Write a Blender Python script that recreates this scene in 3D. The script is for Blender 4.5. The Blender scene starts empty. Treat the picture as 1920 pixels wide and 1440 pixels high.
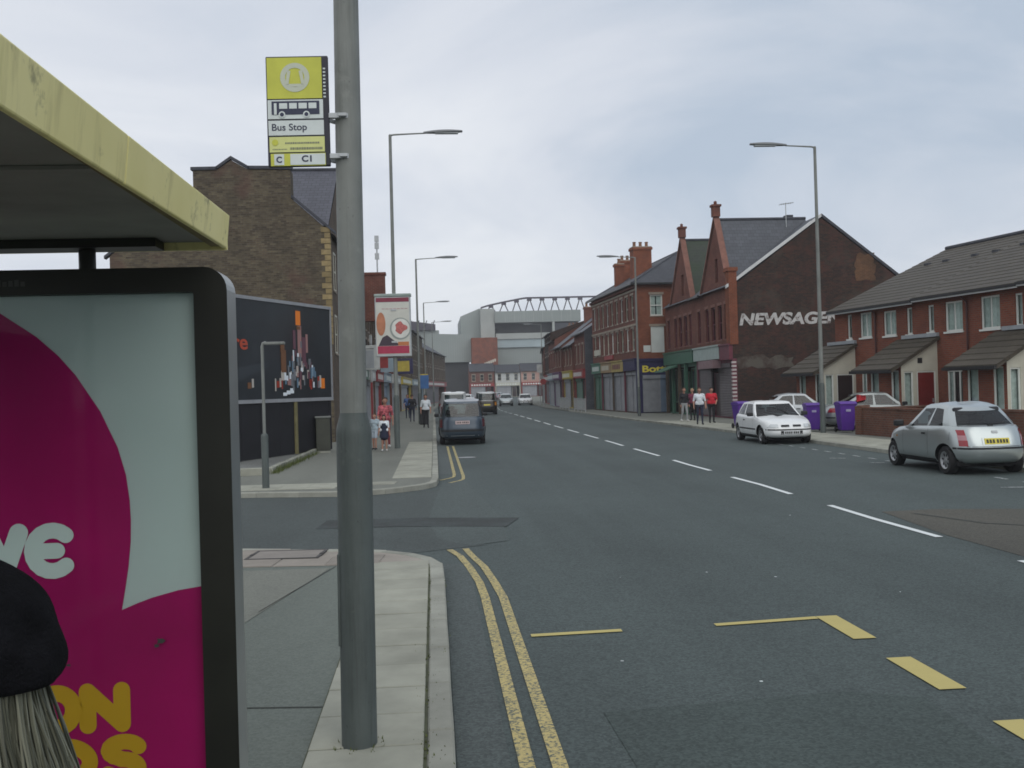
import bpy, bmesh, math, random
from mathutils import Vector, Matrix
random.seed(7)
SC = bpy.context.scene
COL = SC.collection
R = math.radians

# ------------------------------------------------------------------ camera
def cam_axes(yaw, pitch, roll):
    cy, sy, cp, sp = math.cos(yaw), math.sin(yaw), math.cos(pitch), math.sin(pitch)
    fwd = Vector((sy * cp, cy * cp, sp)); r = Vector((cy, -sy, 0)); u = r.cross(fwd)
    c, s = math.cos(roll), math.sin(roll)
    return c * r + s * u, -s * r + c * u, fwd
cam_data = bpy.data.cameras.new('camera')
cam = bpy.data.objects.new('camera', cam_data); COL.objects.link(cam)
cr, cu, cf = cam_axes(.0794, .0048, -.0285)
M = Matrix((cr, cu, -cf)).transposed().to_4x4()
M.translation = (0, 0, 2.037)
cam.matrix_world = M
cam_data.sensor_fit = 'HORIZONTAL'; cam_data.sensor_width = 36
cam_data.lens = 1848.25 / 1920 * 36
cam_data.clip_start = .05; cam_data.clip_end = 3000
SC.camera = cam

# ------------------------------------------------------------------ sky, sun, exposure
SUN_EL, SUN_AZ = R(40), R(165)      # veiled sun behind the camera, a little to the right
w = bpy.data.worlds.new('World'); SC.world = w; w.use_nodes = True
nt = w.node_tree; nt.nodes.clear()
def N(t, **k):
    n = nt.nodes.new(t)
    for a, b in k.items(): setattr(n, a, b)
    return n
def L(a, b): nt.links.new(a, b)
out = N('ShaderNodeOutputWorld'); bg = N('ShaderNodeBackground'); bg.inputs['Strength'].default_value = .1
L(bg.outputs[0], out.inputs[0])
sky = N('ShaderNodeTexSky'); sky.sky_type = 'NISHITA'; sky.sun_disc = False
sky.sun_elevation = SUN_EL; sky.sun_rotation = SUN_AZ
tc = N('ShaderNodeTexCoord'); sep = N('ShaderNodeSeparateXYZ'); L(tc.outputs['Generated'], sep.inputs[0])
zz = N('ShaderNodeMath', operation='MAXIMUM'); L(sep.outputs[2], zz.inputs[0]); zz.inputs[1].default_value = 0
za = N('ShaderNodeMath', operation='ADD'); L(zz.outputs[0], za.inputs[0]); za.inputs[1].default_value = .22
dx = N('ShaderNodeMath', operation='DIVIDE'); L(sep.outputs[0], dx.inputs[0]); L(za.outputs[0], dx.inputs[1])
dy = N('ShaderNodeMath', operation='DIVIDE'); L(sep.outputs[1], dy.inputs[0]); L(za.outputs[0], dy.inputs[1])
cmb = N('ShaderNodeCombineXYZ'); L(dx.outputs[0], cmb.inputs[0]); L(dy.outputs[0], cmb.inputs[1])
SKY_OFF = (3.1, 1.4, 0.0)
mp = N('ShaderNodeMapping'); L(cmb.outputs[0], mp.inputs[0]); mp.inputs['Location'].default_value = SKY_OFF
mp.inputs['Scale'].default_value = (.55, .75, 1)
n1 = N('ShaderNodeTexNoise'); L(mp.outputs[0], n1.inputs['Vector']); n1.inputs['Scale'].default_value = 1.15
n1.inputs['Detail'].default_value = 7; n1.inputs['Roughness'].default_value = .54; n1.inputs['Distortion'].default_value = .7
ramp = N('ShaderNodeValToRGB'); ga = N('ShaderNodeMath', operation='MULTIPLY_ADD'); L(sep.outputs[0], ga.inputs[0]); ga.inputs[1].default_value = -.27; ga.inputs[2].default_value = .045
gb_ = N('ShaderNodeMath', operation='MULTIPLY_ADD'); L(n1.outputs['Fac'], gb_.inputs[0]); gb_.inputs[1].default_value = 1.0; L(ga.outputs[0], gb_.inputs[2])
L(gb_.outputs[0], ramp.inputs[0])
ramp.color_ramp.elements[0].position = .34; ramp.color_ramp.elements[0].color = (5.2, 6.05, 7.2, 1)
ramp.color_ramp.elements[1].position = .66; ramp.color_ramp.elements[1].color = (8.7, 9.0, 9.5, 1)
e = ramp.color_ramp.elements.new(.50); e.color = (7.3, 7.75, 8.55, 1)
mixs = N('ShaderNodeMix'); mixs.data_type = 'RGBA'; mixs.inputs[0].default_value = .93
L(sky.outputs[0], mixs.inputs[6]); L(ramp.outputs[0], mixs.inputs[7]); L(mixs.outputs[2], bg.inputs['Color'])
sun = bpy.data.lights.new('sun', 'SUN'); sun.energy = 1.2; sun.angle = R(65); sun.color = (1, .97, .90)
so = bpy.data.objects.new('sun', sun); COL.objects.link(so)
sd = Vector((math.sin(SUN_AZ) * math.cos(SUN_EL), math.cos(SUN_AZ) * math.cos(SUN_EL), math.sin(SUN_EL)))
so.rotation_euler = sd.to_track_quat('Z', 'Y').to_euler(); so.location = (-20, -20, 40)
SC.view_settings.view_transform = 'Standard'; SC.view_settings.look = 'None'
SC.view_settings.exposure = -.05; SC.view_settings.gamma = 1; SC.view_settings.use_curve_mapping = False
SC.render.engine = 'CYCLES'
SC.cycles.pixel_filter_type = 'BLACKMAN_HARRIS'; SC.cycles.filter_width = 1.7
SC.cycles.max_bounces = 6; SC.cycles.use_denoising = True

# ------------------------------------------------------------------ object helpers
def props(o, label=None, cat=None, group=None, kind=None):
    if label: o['label'] = label
    if cat: o['category'] = cat
    if group: o['group'] = group
    if kind: o['kind'] = kind
    return o
def empty(name, label, cat, loc=(0, 0, 0), rz=0, group=None):
    o = bpy.data.objects.new(name, None); COL.objects.link(o)
    o.location = loc; o.rotation_euler = (0, 0, rz); o.empty_display_size = .3
    return props(o, label, cat, group)
def link(name, mesh, parent=None, mats=None):
    o = bpy.data.objects.new(name, mesh); COL.objects.link(o)
    if parent is not None: o.parent = parent
    if mats is not None:
        for m in (mats if isinstance(mats, (list, tuple)) else [mats]): mesh.materials.append(m)
    return o
def copy_tree(o, parent=None):
    c = o.copy(); COL.objects.link(c)
    if parent is not None: c.parent = parent
    for ch in o.children: copy_tree(ch, c)
    return c

class MB:
    """collects faces; build() links ONE mesh object"""
    def __init__(s): s.v = []; s.f = []; s.m = []
    def add(s, verts, faces, mi=0):
        b = len(s.v); s.v += [tuple(q) for q in verts]
        for f in faces: s.f.append(tuple(b + i for i in f)); s.m.append(mi)
        return s
    def quad(s, a, b, c, d, mi=0): return s.add([a, b, c, d], [(0, 1, 2, 3)], mi)
    def poly(s, pts, mi=0): return s.add(pts, [tuple(range(len(pts)))], mi)
    def box(s, x0, x1, y0, y1, z0, z1, mi=0):
        v = [(x, y, z) for z in (z0, z1) for y in (y0, y1) for x in (x0, x1)]
        return s.add(v, [(0, 2, 3, 1), (4, 5, 7, 6), (0, 1, 5, 4), (1, 3, 7, 5), (3, 2, 6, 7), (2, 0, 4, 6)], mi)
    def tbox(s, F, u0, u1, z0, z1, d0, d1, mi=0):
        v = [F(u, z, d) for z in (z0, z1) for d in (d0, d1) for u in (u0, u1)]
        return s.add(v, [(0, 2, 3, 1), (4, 5, 7, 6), (0, 1, 5, 4), (1, 3, 7, 5), (3, 2, 6, 7), (2, 0, 4, 6)], mi)
    def prism(s, poly, vec, mi=0):
        n = len(poly); vec = Vector(vec); a = [Vector(q) for q in poly]; b = [q + vec for q in a]
        fs = [tuple(range(n))[::-1], tuple(range(n, 2 * n))] + [(i, (i + 1) % n, n + (i + 1) % n, n + i) for i in range(n)]
        return s.add(a + b, fs, mi)
    def tube(s, pts, rad, seg=10, mi=0, cap=True):
        pts = [Vector(q) for q in pts]; n = len(pts)
        rads = rad if isinstance(rad, (list, tuple)) else [rad] * n
        vs = []; ref = None
        for i, q in enumerate(pts):
            t = (pts[min(i + 1, n - 1)] - pts[max(i - 1, 0)]).normalized()
            if ref is None: ref = Vector((0, 0, 1)).cross(t) if abs(t.z) < .9 else Vector((1, 0, 0))
            a = (ref - t * ref.dot(t)).normalized(); b = t.cross(a); ref = a
            vs += [q + (a * math.cos(2 * math.pi * k / seg) + b * math.sin(2 * math.pi * k / seg)) * rads[i] for k in range(seg)]
        fs = [(i * seg + k, i * seg + (k + 1) % seg, (i + 1) * seg + (k + 1) % seg, (i + 1) * seg + k) for i in range(n - 1) for k in range(seg)]
        if cap: fs += [tuple(range(seg))[::-1], tuple((n - 1) * seg + k for k in range(seg))]
        return s.add(vs, fs, mi)
    def lathe(s, prof, seg=20, mi=0, axis='Z', o=(0, 0, 0), closed=False):
        vs = []
        for (r, h) in prof:
            for k in range(seg):
                c, q = math.cos(2 * math.pi * k / seg) * r, math.sin(2 * math.pi * k / seg) * r
                p = (c, q, h) if axis == 'Z' else ((c, h, q) if axis == 'Y' else (h, c, q))
                vs.append((p[0] + o[0], p[1] + o[1], p[2] + o[2]))
        n = len(prof); rng = range(n) if closed else range(n - 1)
        fs = [(i * seg + k, i * seg + (k + 1) % seg, ((i + 1) % n) * seg + (k + 1) % seg, ((i + 1) % n) * seg + k) for i in rng for k in range(seg)]
        if not closed:
            if prof[0][0] > 1e-6: fs.append(tuple(range(seg))[::-1])
            if prof[-1][0] > 1e-6: fs.append(tuple((n - 1) * seg + k for k in range(seg)))
        return s.add(vs, fs, mi)
    def disc(s, F, u, z, r, d, seg=28, mi=0, rz=None):
        return s.poly([F(u + r * math.cos(2 * math.pi * k / seg), z + (rz or r) * math.sin(2 * math.pi * k / seg), d) for k in range(seg)], mi)
    def mesh(s, name, smooth=False, weld=False):
        me = bpy.data.meshes.new(name); me.from_pydata(s.v, [], s.f); me.update()
        for p, mi in zip(me.polygons, s.m): p.material_index = mi; p.use_smooth = smooth
        bm = bmesh.new(); bm.from_mesh(me)
        if weld: bmesh.ops.remove_doubles(bm, verts=bm.verts, dist=1e-4)
        bmesh.ops.recalc_face_normals(bm, faces=bm.faces)
        uv = bm.loops.layers.uv.new('UVMap')
        for f in bm.faces:
            n = f.normal
            if abs(n.z) > .95: t, b = Vector((1, 0, 0)), Vector((0, 1, 0))
            else: t = Vector((-n.y, n.x, 0)).normalized(); b = n.cross(t)
            for l in f.loops: l[uv].uv = (l.vert.co.dot(t), l.vert.co.dot(b))
        bm.to_mesh(me); bm.free()
        return me
    def build(s, name, mats, parent=None, smooth=False, weld=False, bevel=0):
        o = link(name, s.mesh(name, smooth, weld), parent, mats)
        if bevel:
            b = o.modifiers.new('bevel', 'BEVEL'); b.width = bevel; b.segments = 2; b.limit_method = 'ANGLE'; b.angle_limit = R(40)
        if smooth:
            try: o.data.set_sharp_from_angle(angle=R(38))
            except Exception: pass
        return o
class Fr:
    """a vertical working plane: u along, z up, d outward"""
    def __init__(s, o, du, n): s.o = Vector(o); s.du = Vector(du).normalized(); s.n = Vector(n).normalized()
    def __call__(s, u, z, d=0): return s.o + s.du * u + s.n * d + Vector((0, 0, z))

# ------------------------------------------------------------------ materials
HAZE = .00055
class NT:
    def __init__(s, name):
        s.m = bpy.data.materials.new(name); s.m.use_nodes = True; s.t = s.m.node_tree
        s.b = s.t.nodes['Principled BSDF']; s.o = s.t.nodes['Material Output']
    def n(s, t, inp=None, **k):
        n = s.t.nodes.new(t)
        for a, b in k.items(): setattr(n, a, b)
        if inp:
            for a, b in inp.items():
                if hasattr(b, 'is_output'): s.t.links.new(b, n.inputs[a])
                else: n.inputs[a].default_value = b
        return n
    def l(s, a, b): s.t.links.new(a, b)
    def mix(s, f, a, b, blend='MIX'):
        n = s.n('ShaderNodeMix', data_type='RGBA', blend_type=blend)
        for i, q in ((0, f), (6, a), (7, b)):
            if hasattr(q, 'is_output'): s.l(q, n.inputs[i])
            else: n.inputs[i].default_value = (*q, 1) if isinstance(q, tuple) and len(q) == 3 else q
        return n.outputs[2]
    def noise(s, vec, scale, detail=4, rough=.55):
        return s.n('ShaderNodeTexNoise', {'Vector': vec, 'Scale': scale, 'Detail': detail, 'Roughness': rough}).outputs['Fac']
    def ramp(s, fac, a, b, ca=(0, 0, 0), cb=(1, 1, 1)):
        r = s.n('ShaderNodeValToRGB'); s.l(fac, r.inputs[0]); e = r.color_ramp.elements
        e[0].position = a; e[1].position = b; e[0].color = (*ca, 1); e[1].color = (*cb, 1)
        return r.outputs[0]
    def coord(s, k='Object'): return s.n('ShaderNodeTexCoord').outputs[k]
    def pos(s): return s.n('ShaderNodeNewGeometry').outputs['Position']
    def bump(s, h, strength, dist=.02):
        b = s.n('ShaderNodeBump', {'Height': h, 'Strength': strength, 'Distance': dist}); s.l(b.outputs[0], s.b.inputs['Normal'])
def mul(c, k): return tuple(min(1, max(0, q * k)) for q in c)
def pm(name, c, rough=.7, var=.12, scale=3., bump=0, bscale=60, metal=0, spec=.4, grime=0, rnd=0, coat=0):
    t = NT(name); v = t.pos()
    col = t.mix(t.ramp(t.noise(v, scale), .3, .7), mul(c, 1 - var), mul(c, 1 + var))
    if rnd:
        oi = t.n('ShaderNodeObjectInfo').outputs['Random']
        mr = t.n('ShaderNodeMapRange', {'Value': oi, 'To Min': 1 - rnd, 'To Max': 1 + rnd}).outputs[0]
        hs = t.n('ShaderNodeHueSaturation', {'Color': col, 'Value': mr}); col = hs.outputs[0]
    if grime:
        col = t.mix(t.ramp(t.noise(v, scale * .35, 6, .7), .48, .75, (0, 0, 0), (grime,) * 3), col, mul(c, .4))
    t.l(col, t.b.inputs['Base Color'])
    t.b.inputs['Roughness'].default_value = rough; t.b.inputs['Metallic'].default_value = metal
    t.b.inputs['Specular IOR Level'].default_value = spec; t.b.inputs['Coat Weight'].default_value = coat
    t.b.inputs['Coat Roughness'].default_value = .06
    if bump: t.bump(t.noise(v, bscale, 3), bump, .01)
    return t.m
def brick(name, a, b, mortar, w=.225, h=.075, ms=.010, stain=.35, bump=.5, patch=None, patch2=None, soot=(.03, .027, .024)):
    t = NT(name); uv = t.coord('UV')
    wob = t.n('ShaderNodeVectorMath', {0: uv, 1: t.n('ShaderNodeVectorMath', {0: t.n('ShaderNodeTexNoise', {'Vector': uv, 'Scale': 2.}).outputs['Color'], 1: (.008, .008, 0)}, operation='MULTIPLY').outputs[0]}, operation='ADD').outputs[0]
    br = t.n('ShaderNodeTexBrick', {'Vector': wob, 'Color1': (*a, 1), 'Color2': (*b, 1), 'Mortar': (*mortar, 1), 'Scale': 1., 'Mortar Size': ms, 'Mortar Smooth': .2, 'Bias': 0., 'Brick Width': w, 'Row Height': h})
    v = t.pos()
    col = t.mix(t.ramp(t.noise(v, 1.1, 6, .65), .35, .72), br.outputs['Color'], t.mix(.55, br.outputs['Color'], soot) if stain else br.outputs['Color'])
    col = t.mix(t.ramp(t.noise(v, 7., 3), .3, .8, (0, 0, 0), (stain,) * 3), col, mul(b, .55))
    if patch: col = t.mix(t.ramp(t.noise(v, .5, 5, .6), .56, .66, (0, 0, 0), (.55,) * 3), col, patch)
    if patch2: col = t.mix(t.ramp(t.noise(v, .8, 6, .7), .50, .60, (0, 0, 0), (.6,) * 3), col, t.mix(.5, br.outputs['Color'], patch2))
    t.l(col, t.b.inputs['Base Color']); t.b.inputs['Roughness'].default_value = .9; t.b.inputs['Specular IOR Level'].default_value = .2
    inv = t.n('ShaderNodeMath', {0: 1., 1: br.outputs['Fac']}, operation='SUBTRACT').outputs[0]
    t.bump(inv, bump, .012)
    return t.m
def slate(name, a, b, w=.3, h=.22, moss=None, gap=.006):
    t = NT(name); uv = t.coord('UV')
    br = t.n('ShaderNodeTexBrick', {'Vector': uv, 'Color1': (*a, 1), 'Color2': (*b, 1), 'Mortar': (*mul(a, .3), 1), 'Scale': 1., 'Mortar Size': gap, 'Mortar Smooth': .1, 'Bias': 0., 'Brick Width': w, 'Row Height': h})
    v = t.pos(); col = t.mix(t.ramp(t.noise(v, 1.3, 5), .35, .7, (0, 0, 0), (.5,) * 3), br.outputs['Color'], mul(a, .55))
    if moss: col = t.mix(t.ramp(t.noise(v, .9, 5), .35, .6, (0, 0, 0), (.7,) * 3), col, moss)
    t.l(col, t.b.inputs['Base Color']); t.b.inputs['Roughness'].default_value = .62; t.b.inputs['Specular IOR Level'].default_value = .3
    sep = t.n('ShaderNodeSeparateXYZ', {0: uv}).outputs[1]
    saw = t.n('ShaderNodeMath', {0: t.n('ShaderNodeMath', {0: sep, 1: h}, operation='DIVIDE').outputs[0]}, operation='FRACT').outputs[0]
    t.bump(t.n('ShaderNodeMath', {0: 1., 1: saw}, operation='SUBTRACT').outputs[0], .6, .03)
    return t.m
def asphalt(name, c, warm=None, var=.22, speck=.85):
    t = NT(name); v = t.pos()
    big = t.ramp(t.noise(v, .16, 6, .6), .3, .7)
    col = t.mix(big, mul(c, 1 - var), mul(c, 1 + var))
    mpv = t.n('ShaderNodeMapping', {'Vector': v, 'Scale': (.9, .05, 1)}).outputs[0]
    col = t.mix(t.ramp(t.noise(mpv, 1., 4), .4, .65, (0, 0, 0), (.6,) * 3), col, mul(c, 1.28))
    col = t.mix(t.ramp(t.noise(v, 2.2, 5, .7), .55, .8, (0, 0, 0), (.4,) * 3), col, mul(c, .62))
    sp = t.n('ShaderNodeTexVoronoi', {'Vector': v, 'Scale': 62.}).outputs['Color']
    sp2 = t.n('ShaderNodeSeparateColor', {0: sp}).outputs[0]
    col = t.mix(t.ramp(sp2, .0, 1., (.72,) * 3, (1.28,) * 3), (0, 0, 0), col, 'MIX') if False else t.mix(speck, col, t.ramp(sp2, 0, 1, (.62,) * 3, (1.32,) * 3), 'MULTIPLY')
    if warm: col = t.mix(t.ramp(t.noise(v, .35, 5), .5, .7, (0, 0, 0), (.5,) * 3), col, warm)
    t.l(col, t.b.inputs['Base Color'])
    t.b.inputs['Roughness'].default_value = .82; t.b.inputs['Specular IOR Level'].default_value = .35
    t.bump(t.noise(v, 110, 2), .35, .006)
    return t.m
def worn_paint(name, c, under, wear=.5, scale=45.):
    t = NT(name); v = t.pos()
    f = t.ramp(t.noise(v, scale, 5, .75), wear - .06, wear + .06)
    col = t.mix(f, mul(under, 1.2), t.mix(t.noise(v, 4.), mul(c, .82), c))
    t.l(col, t.b.inputs['Base Color']); t.b.inputs['Roughness'].default_value = .75
    return t.m
def glassmat(name, tint=(.75, .82, .82), base=.10):
    t = NT(name); t.t.nodes.remove(t.b)
    tr = t.n('ShaderNodeBsdfTransparent', {'Color': (*tint, 1)}); gl = t.n('ShaderNodeBsdfGlossy', {'Color': (1, 1, 1, 1), 'Roughness': .03})
    lw = t.n('ShaderNodeLayerWeight', {'Blend': .12}).outputs['Fresnel']
    f = t.n('ShaderNodeMath', {0: lw, 1: base}, operation='ADD', use_clamp=True).outputs[0]
    mx = t.n('ShaderNodeMixShader', {0: f, 1: tr.outputs[0], 2: gl.outputs[0]}); t.l(mx.outputs[0], t.o.inputs[0])
    return t.m
def solid(name, c, rough=.5, metal=0, spec=.5, coat=0):
    t = NT(name); b = t.b; b.inputs['Base Color'].default_value = (*c, 1); b.inputs['Roughness'].default_value = rough
    b.inputs['Metallic'].default_value = metal; b.inputs['Specular IOR Level'].default_value = spec; b.inputs['Coat Weight'].default_value = coat; b.inputs['Coat Roughness'].default_value = .05
    return t.m

m_road = asphalt('road_asphalt', (.058, .074, .072))
m_side = asphalt('side_asphalt', (.055, .067, .065))
m_brownpatch = asphalt('patch_asphalt', (.070, .067, .055))
m_pavetar = asphalt('pavement_asphalt', (.112, .128, .112), var=.12, speck=.4)
m_pavetar2 = asphalt('pavement_asphalt_light', (.150, .156, .134), var=.14, speck=.4)
m_slab = pm('paving_slab', (.31, .312, .262), .9, .14, 2.5, .15, 90, rnd=.10, grime=.25, spec=.2)
m_slabbrown = pm('brown_slab', (.27, .245, .215), .9, .14, 2.5, .15, 90, rnd=.08, grime=.25, spec=.2)
m_kerb = pm('kerb_stone', (.285, .288, .25), .9, .16, 3, .2, 70, rnd=.12, grime=.35, spec=.2)
m_yellow = worn_paint('yellow_paint_worn', (.52, .42, .17), (.053, .070, .066), .47, 38)
m_yellow2 = worn_paint('yellow_paint', (.50, .42, .15), (.053, .070, .066), .30, 30)
m_white = worn_paint('white_paint', (.72, .76, .76), (.053, .070, .066), .32, 30)
m_whitew = worn_paint('white_paint_faded', (.50, .53, .53), (.053, .070, .066), .47, 14)
m_setts = brick('granite_setts', (.076, .084, .088), (.060, .071, .073), (.060, .072, .070), .22, .12, .02, .2, .6)
m_moss = pm('moss_weed', (.085, .105, .028), .95, .35, 30)
def weathered(name, c, light, dark):
    t = NT(name); v = t.pos(); st = t.n('ShaderNodeMapping', {'Vector': v, 'Scale': (22, 22, 1.1)}).outputs[0]
    col = t.mix(t.ramp(t.noise(v, 2.2, 5, .6), .3, .72), mul(c, .82), mul(c, 1.15))
    col = t.mix(t.ramp(t.noise(st, 1., 5, .7), .50, .75, (0, 0, 0), (.55,) * 3), col, dark)
    col = t.mix(t.ramp(t.noise(v, 5.5, 6, .75), .60, .68, (0, 0, 0), (.5,) * 3), col, light)
    col = t.mix(t.ramp(t.noise(v, 38., 4, .7), .66, .72, (0, 0, 0), (.7,) * 3), col, mul(dark, .5))
    t.l(col, t.b.inputs['Base Color']); t.l(t.ramp(t.noise(v, 9.), .3, .7, (.45,) * 3, (.7,) * 3), t.b.inputs['Roughness']); t.b.inputs['Specular IOR Level'].default_value = .4
    t.bump(t.noise(v, 26, 4), .18, .006); return t.m
m_pole = weathered('lamp_grey_paint', (.195, .205, .192), (.25, .262, .24), (.075, .085, .07))
m_poledark = weathered('lamp_base_paint', (.088, .104, .100), (.125, .142, .13), (.035, .04, .036))
m_galv = pm('galvanised_steel', (.40, .42, .43), .5, .1, 5, metal=.35)
m_lens = pm('lamp_lens', (.42, .45, .46), .3, .05)
m_black = pm('black_plastic', (.012, .013, .015), .5, .1, 10)
m_dark = pm('dark_void', (.012, .012, .014), .8, .2, 2)
m_frame = pm('shelter_dark_frame', (.013, .013, .009), .42, .25, 3, spec=.35, bump=.05, bscale=30)
m_alu = pm('brushed_aluminium', (.32, .34, .34), .35, .08, 4, metal=.6)
t_ = NT('yellow_fascia'); v_ = t_.pos(); vs_ = t_.n('ShaderNodeMapping', {'Vector': v_, 'Scale': (6, 6, .7)}).outputs[0]
c0_ = t_.mix(t_.ramp(t_.noise(v_, 2.), .3, .7), (.76, .67, .25), (.86, .77, .35))
c0_ = t_.mix(t_.ramp(t_.noise(vs_, 1.6, 5, .65), .52, .78, (0, 0, 0), (.6,) * 3), c0_, (.24, .19, .05))
c0_ = t_.mix(t_.ramp(t_.noise(v_, 7., 5, .7), .60, .72, (0, 0, 0), (.7,) * 3), c0_, (.16, .14, .06))
t_.l(c0_, t_.b.inputs['Base Color']); t_.b.inputs['Roughness'].default_value = .5; m_fasc = t_.m
m_soffit = pm('canopy_soffit', (.26, .25, .22), .7, .2, 2, grime=.3)
m_glass = glassmat('clear_glass', (.80, .86, .85), .05)
m_winglass = glassmat('window_glass', (.84, .9, .89), .07)
# ================================================================== the ground
def sheet(name, pts, z, mat, parent=None, kind='structure'):
    o = MB().poly([(x, y, z) for x, y in pts]).build(name, mat, parent)
    if kind: o['kind'] = kind
    return o
sheet('ground', [(-900, -250), (900, -250), (900, 1500), (-900, 1500)], -.03, asphalt('far_ground', (.11, .112, .10)))
road = sheet('road', [(-60, -30), (60, -30), (60, 262), (-60, 262)], 0, m_road)
LK = [(.06, 26), (.06, 100), (.8, 130), (3, 160), (7, 200), (9, 235)]
RK = [(12.15, -30), (12.15, 34), (11.75, 46), (11.4, 56), (11.2, 75), (10.8, 97), (12.3, 130), (15, 160), (19, 200), (22, 235)]
def arc(cx, cy, r, a0, a1, n): return [(cx + r * math.cos(R(a0 + (a1 - a0) * i / n)), cy + r * math.sin(R(a0 + (a1 - a0) * i / n))) for i in range(n + 1)]
near_path = [(.06, -8), (.06, 11.1)] + arc(-1.24, 11.1, 1.3, 8, 78, 9) + [(-1.24, 12.42 + .0), (-3.2, 13.3), (-30, 16.2)]
near_path = [(.06, -8), (.06, 10.9)] + arc(-1.44, 10.9, 1.5, 6, 84, 10) + [(-3.0, 12.9), (-30, 15.6)]
far_path = [(-30, 22.6), (-3.9, 20.15), (-1.9, 19.62)] + arc(-1.9, 21.6, 1.96, -84, -6, 12) + LK
def offset(path, d):
    o = []
    for i, q in enumerate(path):
        a = path[max(i - 1, 0)]; b = path[min(i + 1, len(path) - 1)]
        t = Vector((b[0] - a[0], b[1] - a[1])).normalized(); o.append((q[0] - t.y * d, q[1] + t.x * d))
    return o
PH = .11
def pavement(name, path, d, rest, mat):
    pts = offset(path, d) + rest
    o = MB().prism([(x, y, -.02) for x, y in pts], (0, 0, PH - .012 + .02)).build(name, mat); o['kind'] = 'structure'
    return o
pv_near = pavement('pavement_near_left', near_path, .15, [(-30, -8)], m_pavetar)
pv_far = pavement('pavement_far_left', far_path, .15, [(-30, 235)], m_pavetar2)
pv_right = pavement('pavement_right', RK, -.15, [(60, 235), (60, -30)], m_pavetar2)
def stone_mesh(ln, wd, h, bev=.012):
    bm = bmesh.new(); bmesh.ops.create_cube(bm, size=1)
    for v in bm.verts: v.co = Vector((v.co.x * ln, v.co.y * wd, (v.co.z - .5) * h))
    bmesh.ops.bevel(bm, geom=[e for e in bm.edges if all(v.co.z > -.001 for v in e.verts)], offset=bev, segments=1, affect='EDGES')
    me = bpy.data.meshes.new('kerb_stone'); bm.to_mesh(me); bm.free(); me.materials.append(m_kerb); return me
K90 = stone_mesh(.90, .15, .16); K40 = stone_mesh(.42, .15, .16)
def kerbs(parent, path, side, s0, s1, short=None, drop=None):
    segs = []; acc = 0
    for a, b in zip(path, path[1:]):
        ln = math.dist(a, b); segs.append((acc, ln, a, b)); acc += ln
    def at(s):
        for s_, ln, a, b in segs:
            if s <= s_ + ln or (s_, ln, a, b) == segs[-1]:
                k = (s - s_) / ln; return Vector((a[0] + (b[0] - a[0]) * k, a[1] + (b[1] - a[1]) * k))
    s = s0
    while s < min(s1, acc):
        is_short = short and short[0] <= s < short[1]
        ln = .428 if is_short else .908
        a, b = at(s), at(s + ln); t = (b - a).normalized(); nn = Vector((-t.y, t.x)) * side
        c = (a + b) / 2 + nn * .075
        o = link('kerb_stone', K40 if is_short else K90, parent)
        o.location = (c.x, c.y, PH + random.uniform(-.004, .004) + (drop(c) if drop else 0)); o.rotation_euler = (0, 0, math.atan2(t.y, t.x) + random.uniform(-.006, .006))
        s += ln
kerbs(pv_near, near_path, 1, 8.2, 60, (18.6, 21.6))
kerbs(pv_far, far_path, 1, 12, 100, (27.6, 30.8))
kerbs(pv_right, RK, -1, 40, 110)
# flagstones beside the near kerb, each its own slab
def slab_mesh(w, h, mat, nm='paving_slab'):
    bm = bmesh.new(); bmesh.ops.create_cube(bm, size=1)
    for v in bm.verts: v.co = Vector((v.co.x * w, v.co.y * h, (v.co.z - .5) * .05))
    bmesh.ops.bevel(bm, geom=[e for e in bm.edges if all(v.co.z > -.001 for v in e.verts)], offset=.006, segments=1, affect='EDGES')
    me = bpy.data.meshes.new(nm); bm.to_mesh(me); bm.free(); me.materials.append(mat); return me
bed = sheet('slab_bed', [(-.74, -1.2), (-.09, -1.2), (-.09, 11.3), (-.74, 11.3)], PH - .0085, pm('mossy_joint', (.060, .066, .038), .95, .4, 6), pv_near, None)
br_in = [q for q in offset(near_path, .15) if q[1] > 11.25 and q[0] > -4]
sheet('brown_paving', [(-.10, 11.25)] + br_in + [(-6, 13.05), (-6, 11.9), (-1.2, 11.25)], PH - .0085, m_slabbrown, pv_near, None)
S1 = slab_mesh(.624, .519, m_slab); S1b = slab_mesh(.628, .526, m_slabbrown)
y = -1.0
while y < 11.0:
    o = link('paving_slab', S1, pv_near); o.location = (-.421, y + .27, PH + .002 + random.uniform(-.003, .003)); o.rotation_euler = (random.uniform(-.004, .004), random.uniform(-.005, .005), random.uniform(-.004, .004))
    y += .535
S2 = slab_mesh(.59, .59, m_slabbrown)
for i in range(9):
    for j in range(2):
        x = -.95 - .6 * i; yy = 11.55 + .60 * j + .1 * i * .6
        if x > -1.7 and j: continue
        o = link('paving_slab', S2, pv_near); o.location = (x, yy, PH + random.uniform(-.002, .003)); o.rotation_euler = (0, 0, -.09)
for i, (x, yy) in enumerate([]):
    o = link('paving_slab', S1b, pv_near); o.location = (x, yy, PH + .001)
S3 = slab_mesh(.88, .59, m_slab)
for i in range(26):
    o = link('paving_slab', S3, pv_far); o.location = (-.545, 22.6 + .6 * i, PH + .001 + random.uniform(-.003, .003))
S4 = slab_mesh(.59, .59, m_slab)
for i in range(14):
    for j in range(2):
        if i < 2 and j == 0: continue
        o = link('paving_slab', S4, pv_far); o.location = (-1.15 - .6 * i, 20.62 + .6 * j + .055 * i, PH + random.uniform(-.003, .003)); o.rotation_euler = (0, 0, -.09)
S5 = slab_mesh(.59, .89, m_slab)
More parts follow.
